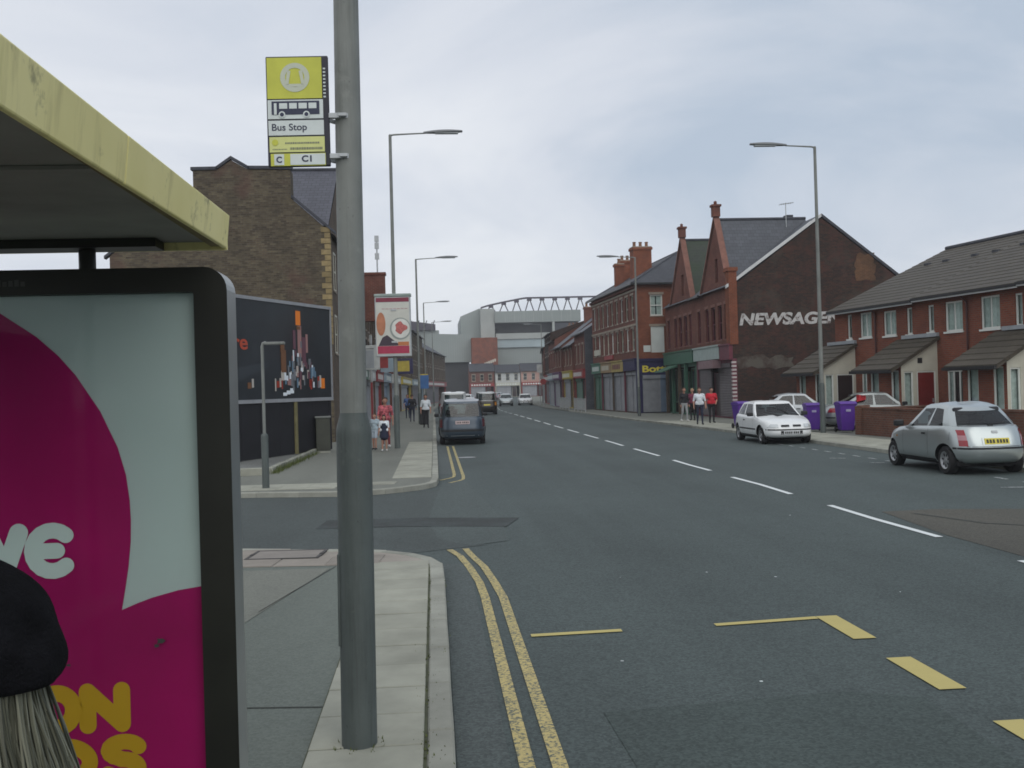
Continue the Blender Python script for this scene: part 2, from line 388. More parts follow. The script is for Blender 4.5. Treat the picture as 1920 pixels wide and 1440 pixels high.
for i in range(40):
    for j in range(3):
        o = link('paving_slab', S5, pv_right); o.location = (12.62 + .6 * j, 16 + .9 * i - .45 * (j % 2), PH + .001 + random.uniform(-.003, .003))
        if o.location.y > 34: o.location.x -= (o.location.y - 34) * .034
# thin joints in the near footway tarmac
def strip(name, pts, wd, z, mat, parent, n=1, kind=None):
    mb = MB(); l = offset(pts, wd / 2); r = offset(pts, -wd / 2)
    for i in range(len(pts) - 1): mb.quad((*l[i], z), (*r[i], z), (*r[i + 1], z), (*l[i + 1], z))
    o = mb.build(name, mat, parent)
    return o
m_joint = pm('joint_dark', (.05, .053, .048), .95)
strip('tarmac_joint', [(-1.35, 6.27), (-.73, 6.19)], .018, PH - .008, m_joint, pv_near)
strip('tarmac_joint', [(-1.62, 9.0), (-1.15, 11.2)], .012, PH - .008, m_joint, pv_near)
tp = sheet('tarmac_patch', [(-3.0, 7.9), (-1.72, 8.3), (-1.2, 11.1), (-3.2, 11.2)], PH - .008, m_pavetar2, pv_near, None)
# manhole frame in the brown slabs
mh = empty('manhole_cover', 'rectangular iron manhole cover set in the brown slabs at the side street crossing', 'manhole cover', (-1.82, 12.1, PH + .003), -.09)
MB().box(-.40, .40, -.27, .27, -.03, .004).build('cover', pm('cover_concrete', (.22, .20, .18), .9, .1, 6, .2, 80), mh, bevel=.004)
m_iron = pm('iron', (.05, .047, .045), .6, .2, 10, .2, 120)
fm = MB()
for b in ((-.44, .44, -.31, -.272), (-.44, .44, .272, .31), (-.44, -.402, -.271, .271), (.402, .44, -.271, .271)): fm.box(b[0], b[1], b[2], b[3], -.03, .006)
fm.build('frame', m_iron, mh)
for sx in (-.42, .42):
    MB().box(sx - .02, sx + .02, -.05, .05, .007, .012).build('lifting_key', m_iron, mh)
dc = empty('drain_cover', 'pale worn round utility cover in the road behind the parked people carrier', 'manhole cover', (.93, 29.75, .004))
MB().lathe([(0, .006), (.27, .006), (.28, .003)], 24).build('cover', pm('cover_metal', (.26, .27, .28), .6, .25, 9), dc)
MB().lathe([(.285, .0), (.33, .003), (.33, 0)], 24).build('rim', m_iron, dc)
# ------------------------------------------------------------------ markings and patches (children of the road)
Z1, Z2 = .004, .008
sheet('side_street', offset([(-60, 18.3), (-60, 18.3)], 0) and [(-60, 13.2), (-1.0, 12.2), (.6, 12.9), (.75, 20.5), (-1, 20.2), (-60, 24.8)], Z1, m_side)
ap = sheet('asphalt_patch', [(6.75, 14.55), (7.6, 14.6), (10.1, 13.9), (11.9, 12.2), (11.9, 6.5), (8.8, 6.3), (6.52, 9.9), (6.5, 12.2)], Z1, m_brownpatch, road, None)
strip('tar_seam', [(7.1, 14.2), (7.5, 13.0), (8.2, 12.4), (8.4, 11.4), (9.3, 10.6), (9.6, 9.2)], .07, Z2, m_joint, road)
st = strip('sett_band', [(-1.8, 15.55), (-.4, 15.45), (1.15, 15.0)], 1.0, Z2, m_setts, road)
m_gut = asphalt('gutter_asphalt', (.068, .082, .080)); m_repair = asphalt('repair_asphalt', (.0485, .064, .0605)); m_pale = asphalt('pale_asphalt', (.064, .080, .077))
strip('gutter_band', [(.215, -8), (.215, 10.6), (.16, 11.6)], .29, Z1, m_gut, road); strip('gutter_band', [(.25, 24), (.25, 60)], .36, Z1, m_gut, road)
sheet('junction_patch', [(.42, 12.9), (.95, 13.2), (1.0, 16), (.8, 19.5), (.62, 22.6), (.1, 21.4), (.0, 19), (-.15, 15.6), (.0, 13.6)], .0055, m_pale, road, None)
sheet('repair_patch', [(1.1, 2.2), (2.9, 2.4), (3.05, 6.05), (2.6, 6.25), (1.0, 6.1)], Z1, m_repair, road, None)
for n in range(-2, 14):
    far = 10.29 + 5.22 * n
    if far < 3: continue
    strip('lane_dash', [(6.34 + random.uniform(-.015, .015), far - 3.48), (6.34 + random.uniform(-.04, .04) * (n < 4), far - 1.7), (6.34 + random.uniform(-.015, .015), far)], .105, Z2, m_white, road)
for n in range(14, 34):
    far = 10.29 + 5.22 * n; dxx = 0 if far < 98 else (far - 98) * .05 + max(0, far - 130) * .045
    strip('lane_dash', [(6.3 + dxx, far - 3.4), (6.3 + dxx + .12 * (far > 98), far)], .12, Z2, m_whitew, road)
for X in (.445, .62):
    k = (X - .445) / .175
    pts = [(X + .03, -2), (X, 5), (X, 9.6)] + [(X - .02 - .02 * k, 10.4), (X - .09 - .01 * k, 11.3), (X - .18 - .03 * k, 12.1), (X - .30 - .05 * k, 12.62)]
    if k > .5: pts[-1] = (X - .27, 12.66)
    strip('yellow_line', pts, .085, Z2, m_yellow, road)
for X, e in ((.44, 22.9), (.64, 22.2)):
    strip('yellow_line', [(X, 36.), (X, e + 1), (X - .03, e + .3), (X - .12, e), (X - .35, e - .45)], .075, Z2, m_yellow, road)
def rect(name, x0, x1, y0, y1, z, mat): return sheet(name, [(x0, y0), (x1, y0), (x1, y1), (x0, y1)], z, mat, road, None)
sheet('bay_mark', [(.74, 8.03), (1.5, 8.06), (1.5, 8.145), (.74, 8.115)], Z2, m_yellow2, road, None)
sheet('bay_mark', [(2.3, 8.09), (3.21, 8.17), (3.21, 8.255), (2.3, 8.175)], Z2, m_yellow2, road, None)
for y0, y1 in ((7.48, 8.255), (6.17, 6.93), (4.82, 5.56), (3.5, 4.25)): rect('bay_mark', 3.215, 3.40, y0, y1, Z2, m_yellow2)
y = 15.5
while y < 32:
    if not 19 < y < 23: rect('parking_dash', 11.02, 11.10, y, y + .42, Z2, m_whitew)
    y += .95
for a, b in (((10.15, 24.8), (10.5, 24.6)), ((10.45, 23.1), (10.75, 22.9)), ((10.15, 17.05), (10.75, 16.9))): strip('parking_tick', [a, b], .08, Z2, m_whitew, road)
# litter and gum specks
for i in range(13):
    x, yy = random.uniform(.9, 6), random.uniform(5.2, 26)
    a = random.uniform(0, 3); s = random.uniform(.008, .02)
    sheet('litter_scrap', [(x + s * math.cos(a + k * 1.26) * random.uniform(.6, 1.2), yy + s * math.sin(a + k * 1.26)) for k in range(5)], .006, m_white if i % 2 else m_whitew, road, None)
# kerb weeds
def weeds(name, label, spots, h, spread, n):
    mb = MB()
    for (x, yy) in spots:
        for k in range(n):
            a = random.uniform(0, 6.3); px, py = x + random.gauss(0, spread * .35), yy + random.gauss(0, spread); hh = h * random.uniform(.4, 1.2)
            t = Vector((math.cos(a), math.sin(a), 0)); w_ = random.uniform(.004, .009); b = Vector((px, py, PH - .01))
            mb.poly([b - t * w_, b + t * w_, b + Vector((t.y, -t.x, 0)) * hh * .5 + Vector((0, 0, hh))])
    o = mb.build(name, m_moss); props(o, label, 'weeds', kind='stuff'); return o
weeds('kerb_weeds', 'green moss and weeds growing in the joint behind the near kerb', [(-.093, y_ * .34 + random.uniform(-.2, .2)) for y_ in range(10, 32)] + [(-.08, 9.15), (-.02, 9.9), (.0, 9.9), (-.07, 9.9)], .016, .16, 26)
weeds('bank_weeds', 'moss and weeds along the low kerb below the billboard', [(-4.03 + .01 * (y_ - 25), y_) for y_ in [25 + .3 * i for i in range(27)]], .16, .22, 60)
weeds('post_weeds', 'weeds round the foot of the street lamp beside the bus stop', [(-.46 + .12 * math.cos(a), 5.48 + .12 * math.sin(a)) for a in [i * .9 for i in range(7)]], .03, .03, 10)
# ================================================================== lettering
def text(parent, s, F, u, z, d, size, mat, bold=0., shear=0., width=None, ext=.001, name='lettering', align='LEFT', spacing=1.):
    cu = bpy.data.curves.new('t', 'FONT'); cu.body = s; cu.size = size; cu.offset = bold; cu.shear = shear; cu.extrude = ext; cu.space_character = spacing
    ob = bpy.data.objects.new('t', cu); COL.objects.link(ob)
    me = bpy.data.meshes.new_from_object(ob, depsgraph=bpy.context.evaluated_depsgraph_get()) if False else None
    tm = ob.to_mesh(); me = tm.copy(); ob.to_mesh_clear()
    bpy.data.objects.remove(ob); bpy.data.curves.remove(cu)
    xs = [v.co.x for v in me.vertices]; w0 = max(xs) - min(xs); x0 = min(xs); k = (width / w0) if width else 1
    sh = -w0 * k / 2 if align == 'CENTER' else 0
    for v in me.vertices: v.co = F(u + sh + (v.co.x - x0) * k, z + v.co.y, d + v.co.z)
    me.name = name
    return link(name, me, parent, mat)
def patch(parent, name, F, u0, u1, z0, z1, d, mat, th=.003):
    return MB().tbox(F, u0, u1, z0, z1, d - th, d, 0).build(name, mat, parent)

# ================================================================== street lamps
def make_lamp(label, loc, rz, tilt=0., h=10.5, arm=1.15, head=1.35, group=None):
    o = empty('street_lamp', label, 'street lamp', loc, rz, group); o.rotation_euler = (0, tilt, rz)
    b = MB().lathe([(.100, -.05), (.097, 0), (.097, 1.70), (.094, 1.74), (.078, 1.80), (.0755, 1.82)], 20).build('base_section', m_poledark, o, smooth=True)
    dmb = MB(); F = Fr((0, 0, 0), (0, 1, 0), (-1, 0, 0)); dmb.tbox(F, -.045, .045, .55, 1.05, .085, .1005); dmb.build('access_door', m_poledark, b, bevel=.004)
    MB().lathe([(.074, 1.78), (.072, 3.), (.062, 6), (.052, h - .05), (.052, h), (.02, h + .03)], 18).build('shaft', m_pole, o, smooth=True)
    a = MB().tube([(0, 0, h - .02), (.12, 0, h + .01), (.6, 0, h + .035), (arm, 0, h + .06)], [.034, .03, .026, .024], 10).build('arm', m_pole, o, smooth=True)
    hd = MB(); sec = []
    for k in range(9):
        t = k / 8; wd = (.055 + .07 * math.sin(min(1, t * 2.2) * math.pi / 2)) * (1 - .35 * max(0, t - .8) / .2); hh = .05 + .05 * math.sin(t * math.pi)
        x = arm - .05 + head * t; z = h + .065 + .045 * t
        sec.append([(x, wd * math.cos(a_), z + hh * math.sin(a_) * (1 if math.sin(a_) > 0 else .35)) for a_ in [2 * math.pi * q / 12 for q in range(12)]])
    for s1, s2 in zip(sec, sec[1:]):
        for q in range(12): hd.quad(s1[q], s1[(q + 1) % 12], s2[(q + 1) % 12], s2[q])
    hd.poly(sec[0][::-1]); hd.poly(sec[-1])
    l = hd.build('lantern', pm_lantern, o, smooth=True, weld=True)
    MB().box(arm + .35, arm + head - .2, -.09, .09, h + .035, h + .075).build('lens', m_lens, l, bevel=.015)
    return o
pm_lantern = pm('lantern_grey', (.16, .17, .175), .5, .1, 4)
GL = 'street lamps along the road'
lamp0 = make_lamp('tall grey street lamp carrying the bus stop sign', (-.46, 5.48, PH), 0, .009, 10.4, group=GL)
lamp_specs = [('tall street lamp behind the pole-mounted food advert', (-1.30, 34.2, PH), 0, .004, 10.8),
  ('street lamp beside the black litter bin on the shops side', (-.85, 59, PH), 0, 0, 9.8),
  ('street lamp farther along past the black litter bin', (-.75, 95, PH), 0, 0, 10.4),
  ('far street lamp before the stadium on the bin side', (.0, 125, PH), 0, 0, 10.6),
  ('tall street lamp standing by the purple wheelie bins', (14.05, 34.8, PH), math.pi, 0, 10.4),
  ('street lamp in front of the grey shuttered corner betting shop', (12.75, 60.7, PH), math.pi, 0, 9.9),
  ('far street lamp in front of the red brick shops', (14.2, 128, PH), math.pi, 0, 10.2)]
for lb, loc, rz, tl, h in lamp_specs:
    make_lamp(lb, loc, rz, tl, h, arm=1.2 if rz == 0 else 1.1, head=1.35, group=GL)

# ================================================================== bus stop sign on the lamp
sg = empty('bus_stop_sign', 'yellow and white bus stop flag clamped to the street lamp', 'bus stop sign', (-.46, 5.48, 3.255))
Fs = Fr((-.40, -.06, 0.02), (1, -.05, 0), (-.05, -1, 0))
m_sgdark = pm('sign_dark', (.018, .018, .03), .4, .1, 6)
m_sgyel = pm('sign_yellow', (.52, .53, .07), .45, .08, 9, grime=.08)
m_sgyel2 = pm('sign_pale_yellow', (.60, .62, .24), .45, .08, 9)
m_sgwhite = pm('sign_white', (.60, .65, .64), .45, .06, 9, grime=.08)
m_sgblue = solid('sign_navy', (.02, .025, .06), .5)
W_, H_ = .336, .60
def fu(px): return (px - 140) / 715 * W_
def fz(py): return (1305 - py) / 1195 * H_
MB().tbox(Fs, 0, W_, 0, H_, -.028, 0).build('flag', m_sgdark, sg, bevel=.006)
pt = patch(sg, 'logo_panel', Fs, fu(155), fu(783), fz(572), fz(128), .004, m_sgyel)
ring = MB(); cu0, cz0 = fu(475), fz(345); ro, ri = .079, .052
for k in range(36):
    a, b = 2 * math.pi * k / 36, 2 * math.pi * (k + 1) / 36
    ring.quad(*[Fs(cu0 + r * math.cos(t), cz0 + r * math.sin(t), .006) for r, t in ((ri, a), (ro, a), (ro, b), (ri, b))])
ring.poly([Fs(cu0 + q[0], cz0 + q[1], .0065) for q in ((-.05, -.05), (.05, -.05), (.045, -.035), (-.045, -.035))])
ring.poly([Fs(cu0 + q[0], cz0 + q[1], .0065) for q in ((-.052, -.04), (-.035, -.04), (-.022, .035), (-.04, .04))])
ring.poly([Fs(cu0 + q[0], cz0 + q[1], .0065) for q in ((.052, -.04), (.035, -.04), (.022, .035), (.04, .04))])
ring.build('round_logo', pm('logo_pale', (.50, .53, .43), .5, .05), pt)
bp = patch(sg, 'bus_panel', Fs, fu(155), fu(790), fz(790), fz(585), .004, m_sgwhite)
ic = MB(); ic.tbox(Fs, fu(200), fu(748), fz(745), fz(600), .004, .006)
ib = ic.build('bus_symbol', m_sgblue, bp)
wi = MB()
for a, b in ((228, 258), (288, 380), (402, 490), (510, 605), (625, 715)): wi.tbox(Fs, fu(a), fu(b), fz(682 if a > 250 else 745), fz(622), .0062, .0075)
wi.build('bus_symbol_windows', m_sgwhite, bp)
for c in (318, 598):
    MB().disc(Fs, fu(c), fz(745), .018, .008, 18).build('bus_symbol_wheel', m_sgwhite, bp)
    MB().disc(Fs, fu(c), fz(745), .011, .0092, 16).build('bus_symbol_hub', m_sgblue, bp)
bs = patch(sg, 'name_panel', Fs, fu(158), fu(793), fz(968), fz(808), .004, m_sgwhite)
text(bs, 'Bus Stop', Fs, fu(198), fz(915), .0045, .052, m_sgblue, .0006, width=fu(598) - fu(198))
ip = patch(sg, 'info_panel', Fs, fu(165), fu(797), fz(1150), fz(985), .004, m_sgyel2)
MB().disc(Fs, fu(230), fz(1045), .017, .006, 20).build('round_logo', m_sgyel, ip)
ln = MB()
def dashes(a, b, y0, y1):
    u = a
    while u < b: 
        w_ = random.uniform(6, 16); ln.tbox(Fs, fu(u), fu(min(b, u + w_)), fz(y1), fz(y0), .004, .0055); u += w_ + 6
dashes(345, 740, 1044, 1062); dashes(400, 770, 1100, 1125); dashes(200, 370, 1114, 1124)
ln.build('small_print', pm('print_grey', (.16, .17, .14), .6), ip)
rp = patch(sg, 'route_panel', Fs, fu(175), fu(805), fz(1298), fz(1165), .004, m_sgyel)
patch(rp, 'route_label', Fs, fu(215), fu(328), fz(1290), fz(1172), .0065, m_sgwhite); patch(rp, 'route_label', Fs, fu(400), fu(800), fz(1290), fz(1172), .0065, m_sgwhite)
text(rp, 'C', Fs, fu(240), fz(1262), .007, .045, m_sgblue, .0016, width=.030); text(rp, 'C1', Fs, fu(530), fz(1256), .007, .046, m_sgblue, .0016, width=.054)
ti = MB()
for k in range(9): ti.tbox(Fs, fu(797), fu(825), fz(260 + k * 38), fz(244 + k * 38), 0, .002)
ti.build('edge_print', m_sgwhite, sg)
for z in (.295, .075):
    br_ = MB().box(-.075, -.0, -.075, -.045, z - .014, z + .014).build('bracket', m_galv, sg, bevel=.003)
    MB().lathe([(.0765, z - .012), (.079, z - .012), (.079, z + .012), (.0765, z + .012)], 24, closed=True).build('clamp_band', m_galv, br_, smooth=True)
    MB().box(-.012, .03, -.098, -.078, z - .008, z + .008).build('clamp_bolt', m_galv, br_)

# ================================================================== bus shelter with advert panel
B0 = Vector((-1.65, 2.6, PH))
sh = empty('bus_shelter', 'bus shelter with yellow fascia and pink advert panel', 'bus shelter', B0)
def lo(x, y, z): return (x - B0.x, y - B0.y, z - B0.z)
def lbox(mb, x0, x1, y0, y1, z0, z1): a, b = lo(x0, y0, z0), lo(x1, y1, z1); return mb.box(a[0], b[0], a[1], b[1], a[2], b[2])
Y0, Y1, X0, X1 = 1.5, 4.52, -2.55, -.93
fz0 = lambda yy: 2.705 + (yy - 4.5) * .013
def fascia(y0, y1, nm='fascia'):
    mb = MB(); zz0, zz1 = fz0(y0), fz0(y1)
    mb.prism([lo(X1, y0, zz0), lo(X1 + .02, y0, zz0), lo(X1 + .035, y0, zz0 + .15), lo(X1, y0, zz0 + .15)], (0, y1 - y0, zz1 - zz0))
    return mb.build(nm, m_fasc, sh, bevel=.006)
fascia(Y0, 3.05); fascia(3.054, 4.53)
MB().prism([lo(X0, 4.522, 2.70), lo(X1 + .02, 4.522, 2.70), lo(X1 + .02, 4.522, 2.855), lo(X0, 4.522, 2.87)], (0, .02, 0)).build('fascia', m_fasc, sh)
so_ = MB(); lbox(so_, X0, X1 - .005, Y0, Y1, 2.735, 2.80); so_.build('roof', m_soffit, sh)
li = MB(); lbox(li, X1 - .05, X1 - .006, Y0, Y1, 2.715, 2.734); li.build('edge_lip', pm('lip_rust', (.17, .13, .05), .7, .3, 6), sh)
li = MB(); lbox(li, X0, X1 - .25, 4.36, 4.50, 2.695, 2.733); li.build('roof_beam', m_frame, sh)
for yy in (1.6, 3.0):
    li = MB(); lbox(li, X0, X1 - .06, yy, yy + .05, 2.722, 2.733); li.build('roof_beam', m_soffit, sh)
for (px, py) in ((-1.50, 4.46), (-2.42, 1.62), (-2.42, 4.46)):
    MB().tube([lo(px, py, PH if px < -2 else 2.59), lo(px, py, 2.735)], .036, 14).build('post', m_frame, sh, smooth=True)
for i in range(2):
    y0 = 1.68 + i * 1.36; mb = MB(); lbox(mb, -2.50, -2.492, y0, y0 + 1.32, .45, 2.4); g = mb.build('back_pane', m_glass, sh)
    for rz_ in (.40, 2.4): mb = MB(); lbox(mb, -2.51, -2.48, y0 - .02, y0 + 1.34, rz_, rz_ + .05); mb.build('rail', m_frame, g)
mb = MB(); lbox(mb, -2.40, -2.16, 1.8, 3.9, .66, .70); mb.build('perch_seat', m_alu, sh, bevel=.01)
# advert panel: rounded dark frame
Fp = Fr(lo(0, 4.47, 0), (1, 0, 0), (0, -1, 0))
def rrect(u0, u1, z0, z1, r, n=7):
    o = []
    for cx, cz, a in ((u1 - r, z1 - r, 0), (u0 + r, z1 - r, 90), (u0 + r, z0 + r, 180), (u1 - r, z0 + r, 270)):
        o += [(cx + r * math.cos(R(a + 90 * k / n)), cz + r * math.sin(R(a + 90 * k / n))) for k in range(n + 1)]
    return o
fo = rrect(-2.42, -.885, .16, 2.605, .10); fi = rrect(-2.27, -1.028, .30, 2.497, .012)
fm = MB(); n = len(fo)
for k in range(n):
    k2 = (k + 1) % n
    fm.quad(Fp(*fo[k], .10), Fp(*fo[k2], .10), Fp(*fi[k2], .10), Fp(*fi[k], .10))
    fm.quad(Fp(*fi[k], .10), Fp(*fi[k2], .10), Fp(*fi[k2], .04), Fp(*fi[k], .04))
adf = fm.build('advert_panel', m_frame, sh)
ed = MB()
for k in range(n):
    k2 = (k + 1) % n; ed.quad(Fp(*fo[k], .0995), Fp(*fo[k2], .0995), Fp(*fo[k2], -.09), Fp(*fo[k], -.09))
ed.poly([Fp(*q, -.09) for q in fo]); 
ed.build('panel_casing', m_alu, adf, smooth=True)
for u in (-2.15, -1.1): MB().tbox(Fp, u - .05, u + .05, 0, .17, -.05, .05).build('panel_foot', m_frame, adf)
t_ = NT('poster_grey'); v_ = t_.pos(); t_.l(t_.mix(t_.noise(v_, 1.2), (.50, .55, .54), (.60, .65, .64)), t_.b.inputs['Base Color']); t_.b.inputs['Roughness'].default_value = .6
m_pg = t_.m
m_mag = pm('poster_magenta', (.42, .006, .125), .6, .14, 1.6, spec=.15, grime=.12)
m_ptw = pm('poster_white', (.72, .77, .75), .55, .04)
m_por = pm('poster_orange', (.62, .34, .01), .55, .06)
po = MB().tbox(Fp, -2.28, -1.02, .28, 2.51, .03, .045).build('poster', m_pg, adf)
crv = [(-2.28, 2.505), (-2.08, 2.497), (-1.88, 2.44), (-1.71, 2.32), (-1.62, 2.235), (-1.55, 2.15), (-1.45, 1.99), (-1.38, 1.83), (-1.348, 1.71), (-1.335, 1.6), (-1.332, 1.51), (-1.335, 1.42), (-1.347, 1.31), (-1.362, 1.22), (-1.38, 1.122), (-1.315, 1.148), (-1.25, 1.17), (-1.14, 1.197), (-1.022, 1.213), (-1.022, .285), (-2.28, .285)]
mg = MB(); top = crv[:15]
for a, b in zip(top, top[1:]): mg.quad(Fp(-2.28, a[1], .048), Fp(*a, .048), Fp(*b, .048), Fp(-2.28, b[1], .048))
low = crv[14:19]
for a, b in zip(low, low[1:]): mg.quad(Fp(a[0], .285, .048), Fp(b[0], .285, .048), Fp(*b, .048), Fp(*a, .048))
mg.quad(Fp(-2.28, .285, .048), Fp(-1.38, .285, .048), Fp(-1.38, 1.122, .048), Fp(-2.28, 1.122, .048))
mg.build('bubble_print', m_mag, po)
def fat(name, strokes, r, d, mat, par):
    q = MB(); k = 0
    for pl in strokes:
        for a, b in zip(pl, pl[1:]):
            v = Vector((b[0] - a[0], b[1] - a[1])); nn_ = Vector((-v.y, v.x)).normalized() * r; k += 1; dd = d + k * .00012
            q.quad(*[Fp(x, z, dd) for x, z in ((a[0] + nn_.x, a[1] + nn_.y), (a[0] - nn_.x, a[1] - nn_.y), (b[0] - nn_.x, b[1] - nn_.y), (b[0] + nn_.x, b[1] + nn_.y))])
        for a in pl: k += 1; q.disc(Fp, a[0], a[1], r, d + k * .00012, 18)
    o = q.build(name, mat, par); o['kind'] = 'stuff'; return o
def arc2(cx, cz, rx, rz_, a0, a1, n=12): return [(cx + rx * math.cos(R(a0 + (a1 - a0) * i / n)), cz + rz_ * math.sin(R(a0 + (a1 - a0) * i / n))) for i in range(n + 1)]
fat('letter_V', [[(-1.935, 1.475), (-1.865, 1.31), (-1.805, 1.475)]], .040, .050, m_ptw, po)
fat('letter_E', [arc2(-1.665, 1.392, .085, .088, 48, 312, 14), [(-1.735, 1.392), (-1.645, 1.392)]], .034, .0505, m_ptw, po)
fat('letter_O', [arc2(-1.665, .70, .072, .075, 0, 360, 16)], .036, .050, m_por, po)
fat('letter_N', [[(-1.535, .628), (-1.535, .775), (-1.39, .628), (-1.39, .775)]], .036, .050, m_por, po)
fat('letter_D', [[(-1.645, .545), (-1.645, .40)], arc2(-1.645, .472, .115, .073, 90, -90, 12)], .034, .050, m_por, po)
fat('letter_S', [arc2(-1.385, .515, .065, .036, 20, 250, 10) + arc2(-1.395, .435, .07, .04, 90, -150, 10)], .034, .050, m_por, po)
MB().tbox(Fp, -2.27, -1.028, .30, 2.497, .068, .072).build('glass', glassmat('panel_glass', (.93, .96, .95), .0), adf)
text(adf, 'Canopy', Fp, -1.90, 2.535, .1005, .04, pm('frame_print', (.05, .05, .045), .5), .0005, width=.17) if False else None
for (u, z, r_) in ((-1.215, .985, .016), (-1.232, .965, .010), (-1.6, .9, .008)):
    MB().poly([Fp(u + r_ * math.cos(a_) * (1 + .5 * math.sin(3 * a_ + u * 9)), z + r_ * math.sin(a_) * (1 + .4 * math.cos(2 * a_)), .0735) for a_ in [k * .5 for k in range(12)]]).build('dirt_mark', m_joint, adf)
mk = MB()
for k in range(7): mk.tbox(Fp, -1.90 + k * .025, -1.882 + k * .025, 2.535, 2.555 + (k % 3) * .004, .1, .1015)
mk.build('maker_print', pm('frame_print', (.055, .055, .05), .5), adf)

# ================================================================== far corner: post, cabinet, billboard
sp_ = empty('sign_post', 'slim grey post with short top bar on the far corner of the side street', 'post', (-3.55, 20.96, PH))
MB().lathe([(.075, -.03), (.075, 1.08), (.07, 1.11), (.04, 1.14)], 16).build('base_section', m_poledark, sp_, smooth=True)
MB().tube([(0, 0, 1.1), (0, 0, 2.96), (.02, 0, 3.02), (.08, 0, 3.04)], .034, 12).build('shaft', m_pole, sp_, smooth=True)
MB().box(.05, .47, -.07, .07, 2.99, 3.05).build('top_bar', m_pole, sp_, bevel=.015)
cb = empty('utility_cabinet', 'dark olive utility cabinet standing beside the billboard', 'cabinet', (-3.68, 33.0, PH), .1)
m_olive = pm('olive_paint', (.045, .048, .036), .55, .15, 4, grime=.2)
MB().box(-.23, .23, -.2, .2, .06, 1.14).build('body', m_olive, cb, bevel=.015)
MB().box(-.26, .26, -.23, .23, 1.142, 1.2).build('lid', pm('cabinet_lid', (.16, .17, .16), .6), cb, bevel=.015)
MB().box(-.22, .22, -.19, .19, -.02, .058).build('plinth', m_kerb, cb)
MB().box(-.2, .2, -.212, -.201, .12, 1.08).build('door', m_olive, cb, bevel=.003)
fc = sheet('forecourt', [(-4.2, 25.0), (-4.0, 33.2), (-14, 36), (-14, 26)], PH + .03, asphalt('forecourt_tar', (.16, .165, .155)))
ke = empty('forecourt_edging', 'low mossy concrete edging of the forecourt below the billboard', 'edging', (-4.12, 25.0, PH))
for i in range(8):
    o = MB().box(-.07, .07, .01, .99, -.05, .13 + .01 * (i % 2)).build('edging_stone', m_kerb, ke, bevel=.012); o.location = (.024 * i, i * 1.0, 0)
lw_ = empty('forecourt_step', 'pale concrete step along the side street in front of the forecourt', 'step', (-4.2, 24.6, PH))
MB().box(-9, 0, -.14, .14, -.02, .16).build('step_top', m_slab, lw_, bevel=.01)

HB = Vector((-5.66, 29.03, PH)); hd_ = Vector((2.2, 4.92, 0)).normalized()
bb = empty('billboard', 'large dark billboard of orange lights on black in front of the brick gable', 'billboard', HB)
Fh = Fr((0, 0, -PH), hd_, (hd_.y, -hd_.x, 0))
m_bbdark = NT('billboard_print'); v_ = m_bbdark.pos()
m_bbdark.l(m_bbdark.mix(m_bbdark.ramp(m_bbdark.noise(v_, .5, 3), .35, .7), (.008, .010, .013), (.022, .028, .034)), m_bbdark.b.inputs['Base Color']); m_bbdark.b.inputs['Roughness'].default_value = .35; m_bbdark = m_bbdark.m
u0, u1, z0, z1 = -.8, 5.36, 1.93, 4.9
pan = MB().tbox(Fh, u0, u1, z0, z1, -.12, 0).build('panel', m_bbdark, bb)
m_bbf = pm('billboard_frame', (.27, .28, .30), .5, .1, 4)
for a in ((u0 - .06, u1 + .06, z1, z1 + .10), (u0 - .06, u1 + .06, z0 - .11, z0), (u1, u1 + .055, z0 + .002, z1 - .002), (u0 - .055, u0, z0 + .002, z1 - .002)):
    MB().tbox(Fh, a[0], a[1], a[2], a[3], -.13, .04).build('frame_bar', m_bbf, bb)
cols = {k: solid('bb_' + k, c, .5) for k, c in dict(orange=(.75, .2, .012), red=(.3, .03, .012), pink=(.32, .17, .16), cream=(.45, .42, .38), white=(.7, .75, .8), blue=(.12, .2, .28), plum=(.12, .05, .07), grey=(.16, .17, .19), brown=(.16, .07, .03)).items()}
groups = {k: MB() for k in cols}
def bbrect(k, u, z, w_, h): groups[k].tbox(Fh, u - w_ / 2, u + w_ / 2, z - h / 2, z + h / 2, .002, .006 + .002 * list(cols).index(k))
bbrect('orange', 3.36, 4.50, .28, .46); bbrect('orange', 4.80, 2.40, .26, .34); bbrect('brown', 3.36, 4.18, .2, .1)
bbrect('pink', 3.42, 3.75, .22, 1.0); bbrect('plum', 3.66, 3.45, .22, .9); bbrect('pink', 3.85, 3.7, .12, .6); bbrect('plum', 3.1, 3.8, .14, .6)
rr = random.Random(3)
for i in range(64):
    u = rr.gauss(3.45, .62); z = 2.35 + rr.random() * 1.35 * math.exp(-((u - 3.4) / .8) ** 2); k = rr.choice(['pink', 'cream', 'plum', 'red', 'blue', 'grey', 'cream', 'white', 'grey'])
    bbrect(k, u, z, rr.uniform(.05, .14), rr.uniform(.12, .4))
bbrect('brown', 2.45, 3.1, .26, .7); bbrect('orange', 2.5, 2.98, .15, .4); bbrect('cream', 2.42, 2.65, .22, .3); bbrect('brown', 2.4, 3.5, .2, .25)
bbrect('brown', .6, 2.35, .16, .18); bbrect('cream', .78, 2.42, .09, .26)
for q in ((2.5, 2.07, .2, .1), (2.7, 2.12, .2, .12), (2.9, 2.17, .2, .16)): bbrect('white', *q)
for k, g in groups.items(): g.build(k + '_print', cols[k], pan)['kind'] = 'stuff'
MB().add([Fh(q[0], q[1], .003) for q in ((-.8, 2.2), (1.7, 2.95), (1.4, 3.05), (-.8, 2.75))], [(0, 1, 2, 3)]).build('beam_print', solid('bb_beam', (.03, .037, .045), .5), pan)
text(pan, 're', Fh, -.16, 3.42, .012, .62, solid('bb_text', (.42, .06, .025), .5), .012, width=.72)
